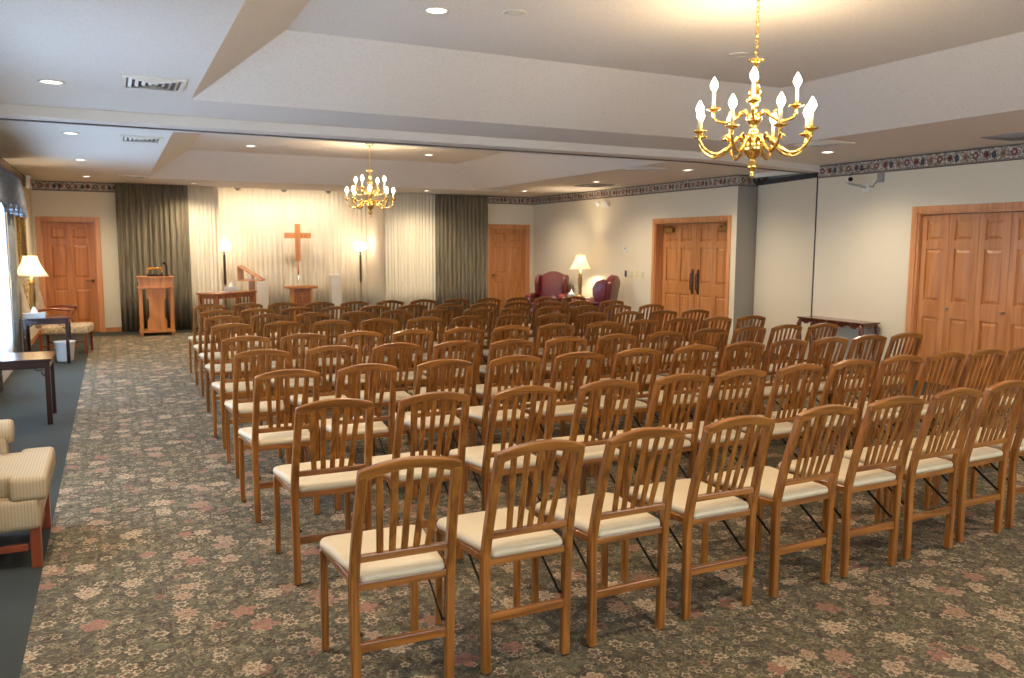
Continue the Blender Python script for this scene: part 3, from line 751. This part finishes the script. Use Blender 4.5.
for k, y in enumerate((12.78, 12.60, 12.42)):
    t = thing('wall_switch', 'ivory switch plate, %s of three beside the double doors' % ('leftmost', 'middle', 'rightmost')[k], 'switch', (XR, y, 1.11), PI / 2, 'wall switch plates')
    MB().box(-.036, .001, -.06, .036, .008, .06, .003).build('plate', M['ivory_pl'], t)
    MB().box(-.006, .008, -.012, .006, .018, .012, .002).build('toggle', M['white_pl'], t)
t = thing('security_camera', 'small camera on a bracket under the floral border, right wall', 'camera', (XR, 7.53, 2.385), PI / 2)
MB().box(-.055, .001, -.055, .055, .03, .055, .004).build('wall_plate', M['white_pl'], t)
MB().tube([(0, .03, 0), (.02, .10, .02), (.07, .17, .035), (.11, .21, .05)], .014, 8).tube([(.11, .21, .05), (.12, .22, .10)], .01, 8).build('bracket', M['steel'], t)
MB().tube([(.05, .25, .10), (.07, .24, .10), (.16, .18, .095)], [.036, .042, .034], 14).build('camera_body', M['white_pl'], t)
MB().tube([(.035, .262, .10), (.05, .25, .10)], .028, 12).build('lens', M['black'], t)
MB().tube([(-.04, .02, .02), (-.12, .03, -.0), (-.13, .03, .03), (-.155, .02, .06), (-.163, .012, .09)], .005, 6).tube([(.14, .20, .12), (.08, .18, .19), (.03, .10, .21), (.0, .012, .25)], .005, 6).build('cable', M['black'], t)
tag(MB().box(XR - .03, 7.27, 2.44, XR - .0005, 7.36, 2.555, .004).build('junction_box', M['grey_pl']), 'small beige junction box right of the camera bracket', 'box')

# ------------------------------------------------------------------ console table by the right wall
t = thing('console_table', 'dark mahogany console table with scalloped apron against the right wall', 'table', (8.55, 7.735, 0))
MB().box(-.16, -.55, .66, .16, .55, .68, .006).build('tabletop', M['mahog_red'], t)
def scallop(L, n=5, z0=.655, dz=.07):
    P = [(-L / 2, z0), (L / 2, z0)]
    for i in range(25):
        u = 1 - i / 24; x = (u - .5) * L; P.append((x, z0 - dz * (.55 + .35 * math.cos((u - .5) * 2 * PI * n) * (.6 + .4 * abs(u - .5) * 2) + .25 * abs(u - .5) ** 2)))
    return P
m = MB(); m.prism(scallop(1.0), 0, -.145, -.125); m.prism(scallop(1.0), 0, .125, .145)
m.prism(scallop(.25, 1), 1, -.52, -.50); m.prism(scallop(.25, 1), 1, .50, .52); m.build('apron', M['mahog_red'], t)
for sx in (-1, 1):
    for sy in (-1, 1):
        x, y = sx * .125, sy * .50
        MB().tube([(x, y, .66), (x + sx * .018, y + sy * .02, .58), (x + sx * .008, y + sy * .01, .45), (x - sx * .004, y - sy * .004, .25), (x, y, .08), (x + sx * .014, y + sy * .014, .012)], [.026, .032, .024, .016, .013, .022], 10).build('leg', M['mahog_red'], t)

# ------------------------------------------------------------------ burgundy wing chairs, table and lamp
def wing_chair(loc, rz, label, mat, legmat, name='wing_chair', w=.74, af=-.36):
    """front faces -y; origin on the floor under the seat centre"""
    t = thing(name, label, 'armchair', loc, rz)
    hw = w / 2
    MB().box(-hw + .05, -.36, .20, hw - .05, .30, .36, .03, 3).build('seat_base', mat, t, True)
    q = .13 if af < -.3 else .05
    fy = af - .03 if q < .1 else -.3; ii = hw - .13; oo = hw - q - .001
    MB().prism([(-oo, -.40), (oo, -.40), (oo, fy), (ii, fy), (ii, .22), (-ii, .22), (-ii, fy), (-oo, fy)], 2, .345, .47, .035, 4).build('seat_cushion', mat, t, True)
    P = []                              # arched back outline
    for i in range(17):
        u = -1 + i / 8; P.append((u * .31, 1.0 + .10 * math.cos(u * PI / 2) - .03 * u * u))
    P += [(.27, .34), (-.27, .34)]
    MB().prism(P, 1, -.07, .07, .03, 3, mat=ROT('X', -.16, (0, 0, .4)) @ Matrix.Identity(4)).build('backrest', mat, t, True)
    LAST[0].location = (0, .27, 0)
    for s in (-1, 1):
        W = [(.30, .60), (.34, 1.0), (.27, 1.03), (.13, .98), (.06, .86), (.07, .72), (.12, .60)]
        MB().prism(W, 0, s * .30 - .04, s * .30 + .04, .025, 3).build('wing', mat, t, True)
        m = MB(); m.box(s * (hw - .07) - .055, af + .03, .20, s * (hw - .07) + .055, .30, .56, .025, 3)
        m.tube([(s * (hw - .06), af, .575), (s * (hw - .06), af + .02, .575), (s * (hw - .06), .30, .585)], [.06, .068, .06], 14)
        m.build('armrest', mat, t, True)
    for sx in (-1, 1):
        for sy, yy in ((-1, -.32 if af < -.3 else -.335), (1, .27)):
            x = sx * (hw - .09)
            MB().box(x - .024, yy - .024, 0, x + .024, yy + .024, .215, .004).build('leg', legmat, t)
    return t
wing_chair((8.16, 14.95, 0), -.80, 'burgundy leather wing chair facing the camera, left of the lamp', M['leather'], M['mahog_z'], w=.80)
wing_chair((8.12, 13.10, 0), -PI / 2 - .85, 'burgundy leather wing chair seen from behind, right of the lamp', M['leather'], M['mahog_z'], w=.68)
def side_table(loc, L, D, H, label, name='side_table', rz=0, brackets=True):
    """top L (x) by D (y), origin at the centre on the floor"""
    t = thing(name, label, 'table', loc, rz)
    MB().box(-L / 2, -D / 2, H - .022, L / 2, D / 2, H, .004).build('tabletop', M['mahog'], t)
    m = MB(); i = .02
    m.box(-L / 2 + i, -D / 2 + i, H - .085, L / 2 - i, -D / 2 + i + .02, H - .022).box(-L / 2 + i, D / 2 - i - .02, H - .085, L / 2 - i, D / 2 - i, H - .022)
    m.box(-L / 2 + i, -D / 2 + i, H - .085, -L / 2 + i + .02, D / 2 - i, H - .022).box(L / 2 - i - .02, -D / 2 + i, H - .085, L / 2 - i, D / 2 - i, H - .022)
    m.build('apron', M['mahog'], t)
    for sx in (-1, 1):
        for sy in (-1, 1):
            x, y = sx * (L / 2 - .04), sy * (D / 2 - .04)
            MB().box(x - .022, y - .022, 0, x + .022, y + .022, H - .022, .004).build('leg', M['mahog_z'], t)
            if brackets:
                b = MB(); b.tube([(x - sx * .02, y, H - .16), (x - sx * .05, y, H - .125), (x - sx * .035, y, H - .10), (x - sx * .08, y, H - .105), (x - sx * .10, y, H - .085)], .006, 6)
                b.tube([(x, y - sy * .02, H - .16), (x, y - sy * .05, H - .125), (x, y - sy * .035, H - .10), (x, y - sy * .08, H - .105), (x, y - sy * .10, H - .085)], .006, 6)
                b.build('corner_bracket', M['mahog'], t)
    return t
side_table((8.36, 13.92, 0), .5, .5, .62, 'dark wooden side table between the two burgundy wing chairs')
def table_lamp(loc, label, H, w, power, mat='shade', bellw=1.0):
    t = thing('table_lamp', label, 'lamp', loc)
    b = H - .30; k = b / .50
    MB().lathe([(.078, 0), (.080, .014), (.064, .028), (.034, .05), (.03, .07), (.044, .10 * k), (.030, .125 * k), (.040, .2 * k), (.046, .34 * k), (.030, .38 * k), (.046, .41 * k), (.020, .44 * k), (.014, .5 * k)], seg=20).build('lamp_base', M['old_brass'], t)
    m = MB(); R1, R0 = w / 2, w * .2
    m.lathe([(R0 + (R1 - R0) * (1 - q) ** 1.55, b + .005 + .285 * q) for q in [i / 8 for i in range(9)]], seg=32, caps=False, wave=.02)
    m.build('lamp_shade', M[mat], t, solid=.0015)
    MB().tube([(0, 0, b - .01), (0, 0, b + .09)], .014, 8).build('socket', M['candle'], t)
    MB().lathe([(.012, b + .09), (.03, b + .13), (.032, b + .155), (.02, b + .185), (.002, b + .195)], seg=12).build('bulb', M['bulb'], t)
    MB().tube([(0, 0, b + .19), (0, 0, b + .30)], .003, 6).lathe([(.003, b + .295), (.010, b + .305), (.006, b + .318), (.002, b + .328)], seg=8).tube([(-R0, 0, b + .286), (R0, 0, b + .286)], .002, 5).build('finial', M['brass'], t)
    ld = bpy.data.lights.new('lamp_light', 'POINT'); ld.energy = power; ld.color = (1, .80, .55); ld.shadow_soft_size = .04
    o = bpy.data.objects.new('lamp_light', ld); COL.objects.link(o); o.location = (0, 0, b + .15); o.parent = t
    return t
table_lamp((8.32, 13.95, .62), 'lit brass table lamp between the burgundy wing chairs', .84, .44, 60)
def tissue_box(loc, rz, label, w=.22, d=.12, h=.075):
    t = thing('tissue_box', label, 'tissue box', loc, rz)
    MB().box(-w / 2, -d / 2, 0, w / 2, d / 2, h, .003).build('carton', M['box_pat'], t)
    m = MB()
    def fn(u, v):
        a = u * 2 * PI; r = (.035 * (1 - v) + .012 * math.sin(3 * a) * v + .02 * v * (1 - v)); return (r * math.cos(a) * 1.3 + .01 * v, r * math.sin(a) * .7, h - .002 + .075 * v + .014 * math.cos(2 * a + 1) * v)
    m.grid(fn, 24, 5); m.build('tissue', M['tissue'], t)
tissue_box((8.14, 13.98, .62), .9, 'patterned tissue box on the table beside the right-hand lamp')
tag(MB().box(8.26, 13.56, .6205, 8.42, 13.70, .635, .004).build('book', M['black']), 'small dark book lying on the table before the lamp', 'book')

# ------------------------------------------------------------------ left wall furniture
side_table((-.845, 12.78, 0), .58, .56, .63, 'dark side table holding the lit lamp, in front of the tapestry armchair')
table_lamp((-1.01, 12.93, .63), 'lit brass table lamp with bell shade on the left side table', .84, .42, 20)
tissue_box((-.98, 12.60, .63), .1, 'white tissue box in front of the left-hand lamp', .26, .09, .07)
side_table((-.83, 8.60, 0), .60, .62, .60, 'glossy dark table nearest the camera, with pierced corner brackets')
# waste basket
t = thing('waste_basket', 'white plastic waste basket on the floor under the side table', 'basket', (-.65, 12.82, 0))
MB().lathe([(.001, .004), (.095, .004), (.105, .02), (.128, .265), (.136, .272), (.134, .28), (.122, .278), (.098, .024), (.002, .02)], seg=24, caps=False).build('bin', M['white_pl'], t)
# striped wing chair nearest the camera, faces +x
wing_chair((-.745, 4.93, 0), PI / 2, 'tan striped upholstered armchair cut off by the left edge', M['stripe'], M['cherry'], 'upholstered_armchair', .80, -.20)
t = COL.objects[-1]
ar = [o for o in COL.objects if o.name.startswith('upholstered_armchair')][0]
for yy in (-.32, .27): pass
MB().box(-.30, -.335, .09, .30, -.305, .125, .003).box(-.325, -.30, .09, -.297, .25, .125, .003).box(.297, -.30, .09, .325, .25, .125, .003).build('leg_rail', M['cherry'], ar)
# open-arm tapestry chair
def open_armchair(loc, rz, label):
    t = thing('open_armchair', label, 'armchair', loc, rz)
    MB().box(-.30, -.37, .30, .30, .24, .43, .04, 4).build('seat', M['tapestry'], t, True)
    P = [(-.26, .40), (.26, .40), (.30, .95), (.27, 1.08), (.12, 1.12), (-.12, 1.12), (-.27, 1.08), (-.30, .95)]
    MB().prism(P, 1, -.045, .045, .03, 3, mat=ROT('X', -.20, (0, 0, .4))).build('backrest', M['tapestry'], t, True); LAST[0].location = (0, .27, 0)
    for s in (-1, 1):
        MB().tube([(s * .30, .26, .66), (s * .32, .08, .69), (s * .31, -.10, .67), (s * .31, -.15, .655)], [.016, .02, .02, .024], 8).tube([(s * .31, -.13, .65), (s * .31, -.05, .52), (s * .29, -.10, .42), (s * .29, -.12, .34)], [.018, .016, .016, .02], 8).build('armrest', M['cherry'], t)
        for yy in (-.33, .26):
            MB().prism([(s * .26 - .02, yy - .02), (s * .26 + .02, yy - .02), (s * .26 + .02, yy + .02), (s * .26 - .02, yy + .02)], 2, 0, .32, .004, 1).build('leg', M['cherry'], t)
    MB().box(-.01 - .25, -.02, .12, -.01 + .27, 0, .145).box(-.27, -.25, .12, -.25, .26, .145).box(.25, -.25, .12, .27, .26, .145).build('leg_rail', M['cherry'], t)
open_armchair((-.70, 13.80, 0), PI / 2 - .12, 'tapestry armchair with wooden arms before the left oak door')
# picture frame
t = thing('picture_frame', 'ornate gilt picture frame on the left wall by the window drape', 'picture', (XL, 14.45, 1.62), -PI / 2)
m = MB(); w, h, b = .42, .46, .09
m.box(-w, .002, -h, -w + b, .05, h, .012, 3).box(w - b, .002, -h, w, .05, h, .012, 3).box(-w + b, .002, -h, w - b, .05, -h + b, .012, 3).box(-w + b, .002, h - b, w - b, .05, h, .012, 3)
for cx, cz in ((-w, -h), (w, -h), (-w, h), (w, h), (0, h), (0, -h)):
    m.lathe([(.002, 0), (.07, .01), (.05, .03), (.002, .045)], seg=14, wave=.12, nw=5) if False else m.box(cx * .93 - .06, .005, cz * .94 - .06, cx * .93 + .06, .068, cz * .94 + .06, .028, 3)
m.build('frame', M['gilt'], t)
MB().box(-w + b, .004, -h + b, w - b, .02, h - b).build('canvas', M['painting'], t)
# exit sign
t = thing('exit_sign', 'white exit sign box with red letters high in the left corner', 'sign', (XL + .09, 15.35, 2.60), PI / 2)
MB().box(-.16, -.03, -.10, .16, .03, .10, .006).build('housing', M['white_pl'], t)
fc = bpy.data.curves.new('exit_text', 'FONT'); fc.body = 'EXIT'; fc.size = .13; fc.align_x = 'CENTER'; fc.align_y = 'CENTER'; fc.extrude = .001
fo = bpy.data.objects.new('tmp_text', fc); COL.objects.link(fo)
dg = bpy.context.evaluated_depsgraph_get(); me = bpy.data.meshes.new_from_object(fo.evaluated_get(dg)); bpy.data.objects.remove(fo)
me.materials.clear(); me.materials.append(M['red_text']); fo = bpy.data.objects.new('lettering', me); COL.objects.link(fo); fo.parent = t; fo.location = (0, -.032, 0); fo.rotation_euler = (PI / 2, 0, 0)

# ------------------------------------------------------------------ podium with reading light and microphone
t = thing('podium', 'tall oak podium with cut-out front in front of the dark drape', 'podium', (.675, 15.80, 0))
m = MB(); m.box(-.29, -.02, .965, .29, .40, 1.05, .004).box(-.30, -.035, 1.03, .30, .41, 1.055, .006).box(-.295, -.03, .84, .295, .40, .87, .004).box(-.275, -.01, .87, .275, .39, .965)
m.build('top_box', M['altar'], t)
for s in (-1, 1):
    for yy in (0, .34): MB().box(s * .255 - .028, yy, .09, s * .255 + .028, yy + .05, .845, .004).build('corner_post', M['altar'], t)
P = [(-.16, .09), (.16, .09), (.16, .28), (.135, .31), (.125, .34), (.125, .62), (.135, .65), (.16, .68), (.16, .845), (-.16, .845), (-.16, .68), (-.135, .65), (-.125, .62), (-.125, .34), (-.135, .31), (-.16, .28)]
MB().prism(P, 1, .01, .035, .003, 1).build('front_panel', M['altar'], t)
MB().box(-.295, -.02, .055, .295, .40, .092, .004).build('base', M['altar'], t)
for s in (-1, 1):
    for yy in (.02, .34): MB().box(s * .26 - .025, yy - .02, 0, s * .26 + .025, yy + .03, .056, .004).build('foot', M['altar'], t)
t = thing('reading_lamp', 'small brass reading lamp standing on top of the podium', 'lamp', (.675, 15.95, 1.055))
MB().box(-.14, -.06, 0, .14, .06, .03, .008).build('base', M['black'], t)
MB().tube([(-.12, 0, .03), (-.12, 0, .125)], .008, 8).tube([(.11, 0, .03), (.11, 0, .125)], .008, 8).tube([(-.135, -.01, .14), (.13, -.01, .14)], .024, 12).build('brass_hood', M['brass'], t)
t = thing('microphone', 'black gooseneck microphone at the right end of the podium top', 'microphone', (.87, 15.93, 1.055))
MB().lathe([(.04, 0), (.04, .015), (.015, .025)], seg=16).build('base', M['black'], t)
MB().tube([(0, 0, .02), (.004, 0, .12), (.0, -.01, .19), (-.02, -.03, .215)], .012, 8).tube([(-.015, -.025, .21), (-.055, -.05, .24)], [.018, .022], 10).build('gooseneck', M['black'], t)

# ------------------------------------------------------------------ niche furniture
# mission table, turned: near corner P, long edge to the right
t = thing('mission_table', 'brown wooden table with slatted ends, left of the altar', 'table', (1.83, 15.38, 0), math.radians(42))
LT, DT, HT = 1.06, .46, .78
MB().box(-LT / 2, -DT / 2, HT - .03, LT / 2, DT / 2, HT, .005).build('tabletop', M['brownwood'], t)
m = MB(); m.box(-LT / 2 + .04, -DT / 2 + .03, HT - .10, LT / 2 - .04, -DT / 2 + .05, HT - .03).box(-LT / 2 + .04, DT / 2 - .05, HT - .10, LT / 2 - .04, DT / 2 - .03, HT - .03).box(-LT / 2 + .04, -DT / 2 + .05, HT - .10, -LT / 2 + .06, DT / 2 - .05, HT - .03).box(LT / 2 - .06, -DT / 2 + .05, HT - .10, LT / 2 - .04, DT / 2 - .05, HT - .03)
m.build('apron', M['brownwood'], t)
for sx in (-1, 1):
    for sy in (-1, 1):
        x, y = sx * (LT / 2 - .05), sy * (DT / 2 - .04); MB().box(x - .025, y - .025, 0, x + .025, y + .025, HT - .03, .004).build('leg', M['brownwood'], t)
    x = sx * (LT / 2 - .05)
    for k in range(4):
        yy = (-1.5 + k) * .08; MB().box(x - .007, yy - .014, .18, x + .007, yy + .014, HT - .10).build('end_slat', M['brownwood'], t)
    MB().box(x - .012, -DT / 2 + .065, .14, x + .012, DT / 2 - .065, .18).build('end_rail', M['brownwood'], t)
tissue_box((1.90, 15.42, HT), .6, 'white tissue box on the slatted table', .24, .12, .09)
# cross on its post
t = thing('standing_cross', 'plain oak cross on a slim post behind the altar stand', 'cross', (3.60, 17.88, 0))
MB().box(-.055, -.02, 1.28, .055, .02, 2.07, .003).box(-.28, -.02, 1.765, -.055, .02, 1.88, .003).box(.055, -.02, 1.765, .28, .02, 1.88, .003).build('cross', M['altar'], t)
MB().tube([(0, 0, .98), (0, 0, 1.285)], .016, 10).build('wooden_post', M['altar'], t)
MB().tube([(0, 0, .01), (0, 0, .985)], .018, 10).lathe([(.15, .0), (.15, .012), (.03, .02), (.02, .03)], seg=20).build('steel_stand', M['steel'], t)
# altar stand
t = thing('altar_stand', 'oak altar stand with small carved cross, centre of the niche', 'altar', (3.56, 17.45, 0))
MB().box(-.315, -.17, .71, .315, .19, .765, .006).build('top', M['altar'], t)
for s in (-1, 1): MB().box(s * .19 - .022, -.13, 0, s * .19 + .022, .15, .71, .003).build('side_panel', M['altar'], t)
MB().box(-.168, -.10, .05, .168, -.08, .71).build('front_panel', M['brownwood'], t)
MB().box(-.008, -.108, .44, .008, -.10, .62).box(-.045, -.108, .55, .045, -.10, .566).build('cross_emblem', M['altar'], t)
# slanted lectern
t = thing('lectern', 'oak lectern with slanted book rest, behind the slatted table', 'lectern', (2.42, 16.5, 0), math.radians(68))
MB().prism([(-.22, .925), (.22, .925), (.22, .95), (-.20, .95)], 0, -.22, .22).prism([(.20, .95), (.22, .95), (.22, 1.20), (.20, 1.19)], 0, -.21, .21).prism([(-.03, .95), (.0, .95), (.0, 1.08), (-.03, 1.06)], 0, -.05, .05).prism([(-.225, .955), (-.21, .945), (.222, 1.195), (.21, 1.222)], 0, -.16, .16).build('book_rest', M['altar'], t)
MB().box(-.045, -.045, .03, .045, .045, .925, .004).build('post', M['altar'], t)
MB().box(-.20, -.20, 0, .20, .20, .03, .005).build('base', M['altar'], t)
# torchiere lamps
def torchiere(loc, label):
    t = thing('floor_lamp', label, 'lamp', loc, 0, 'floor lamps flanking the altar')
    MB().lathe([(.14, 0), (.14, .012), (.05, .03), (.016, .05)], seg=24).build('base', M['old_brass'], t)
    MB().tube([(0, 0, .04), (0, 0, .82)], .017, 10).build('brass_pole', M['old_brass'], t)
    MB().lathe([(.017, .80), (.026, .81), (.026, 1.40), (.016, 1.42), (.012, 1.46), (.05, 1.48), (.06, 1.495), (.03, 1.50)], seg=14).build('dark_sleeve', M['glide'], t)
    MB().lathe([(.05, 1.492), (.10, 1.51), (.135, 1.56), (.14, 1.60), (.128, 1.65), (.10, 1.685), (.07, 1.69)], seg=24, wave=.03, nw=8).build('glass_bowl', M['globe'], t)
    ld = bpy.data.lights.new('lamp_light', 'POINT'); ld.energy = 11; ld.color = (1, .68, .50); ld.shadow_soft_size = .15
    o = bpy.data.objects.new('lamp_light', ld); COL.objects.link(o); o.location = (0, 0, 1.60); o.parent = t
torchiere((2.08, 17.8, 0), 'lit floor lamp with round glass bowl, left of the cross')
torchiere((4.95, 17.8, 0), 'lit floor lamp with round glass bowl, right of the cross')
for x, s in ((2.83, 'left'), (4.40, 'right')):
    t = thing('pedestal', 'plain white pedestal column %s of the altar stand' % s, 'pedestal', (x, 17.9, 0), 0, 'white pedestals')
    MB().box(-.112, -.112, .0, .112, .112, .94, .004).build('shaft', M['white_paint'], t)
    MB().box(-.12, -.12, .94, .12, .12, .975, .005).build('cap', M['white_paint'], t)
# track lights in the niche
for k, x in enumerate((2.31, 3.21, 4.12)):
    t = thing('spotlight', 'white ceiling spotlight aimed into the altar niche, %s of three' % ('left', 'middle', 'right')[k], 'light', (x, 17.15, 2.88), 0, 'niche spotlights')
    MB().tube([(0, 0, 0), (0, 0, -.05)], .012, 8).build('stem', M['white_paint'], t)
    MB().tube([(0, -.06, -.07), (0, -.02, -.09), (0, .07, -.14)], [.03, .05, .058], 14).build('head', M['grey_pl'], t)
    spot(x, 17.26, 2.72, 15, 135, (1, .88, .74), 1.0, .05, (math.radians(48), 0, 0))
struct(MB().box(1.7, 17.14, 2.87, 5.2, 17.18, 2.882).build('trim_10', M['white_paint']), 'white lighting track')

# ------------------------------------------------------------------ daylight, added fill, world, camera
NEAR_FILL = 16  # strength of the fill at the added near-wall windows
for a, b in WIN:
    ld = bpy.data.lights.new('window_daylight', 'AREA'); ld.shape = 'RECTANGLE'; ld.size = WZ1 - WZ0; ld.size_y = b - a; ld.energy = DAY = 27; ld.color = (.30, .53, 1.0)
    o = bpy.data.objects.new('window_daylight', ld); COL.objects.link(o); o.location = (XL - .35, (a + b) / 2, (WZ0 + WZ1) / 2); o.rotation_euler = (0, -PI / 2, 0)
for a, b in NW:  # added fill lamps outside the made-up windows behind the camera
    ld = bpy.data.lights.new('window_daylight', 'AREA'); ld.shape = 'RECTANGLE'; ld.size = b - a; ld.size_y = 1.8; ld.energy = NEAR_FILL; ld.color = (1.0, .93, .84)
    o = bpy.data.objects.new('window_daylight', ld); COL.objects.link(o); o.location = ((a + b) / 2, YN - .3, 1.4); o.rotation_euler = (PI / 2, 0, 0)
w = bpy.data.worlds.new('world'); SC.world = w; w.use_nodes = True
bg = w.node_tree.nodes['Background']; bg.inputs[0].default_value = (.55, .75, 1.0, 1); bg.inputs[1].default_value = 3.0

cd = bpy.data.cameras.new('camera'); cam = bpy.data.objects.new('camera', cd); COL.objects.link(cam); SC.camera = cam
yaw, pit, rol = math.radians(26.0533), math.radians(6.5187), math.radians(.2669)
F = Vector((math.sin(yaw) * math.cos(pit), math.cos(yaw) * math.cos(pit), -math.sin(pit))); R0 = Vector((math.cos(yaw), -math.sin(yaw), 0)); U0 = R0.cross(F)
R = R0 * math.cos(rol) + U0 * math.sin(rol); U = -R0 * math.sin(rol) + U0 * math.cos(rol)
cam.matrix_world = Matrix(((R.x, U.x, -F.x, 0), (R.y, U.y, -F.y, 0), (R.z, U.z, -F.z, 1.62216), (0, 0, 0, 1)))
cd.sensor_width = 36; cd.lens = 814.63 / 1024 * 36; cd.clip_start = .05
cd.dof.use_dof = True; cd.dof.focus_distance = 4.2; cd.dof.aperture_fstop = 5.0

SC.view_settings.view_transform = 'Standard'; SC.view_settings.look = 'None'; SC.view_settings.gamma = 1; SC.view_settings.use_curve_mapping = False
SC.view_settings.exposure = 1.78
SC.cycles.use_light_tree = True; SC.cycles.max_bounces = 8; SC.cycles.diffuse_bounces = 5; SC.cycles.sample_clamp_indirect = 6; SC.cycles.caustics_reflective = False; SC.cycles.caustics_refractive = False
SC.cycles.use_denoising = True
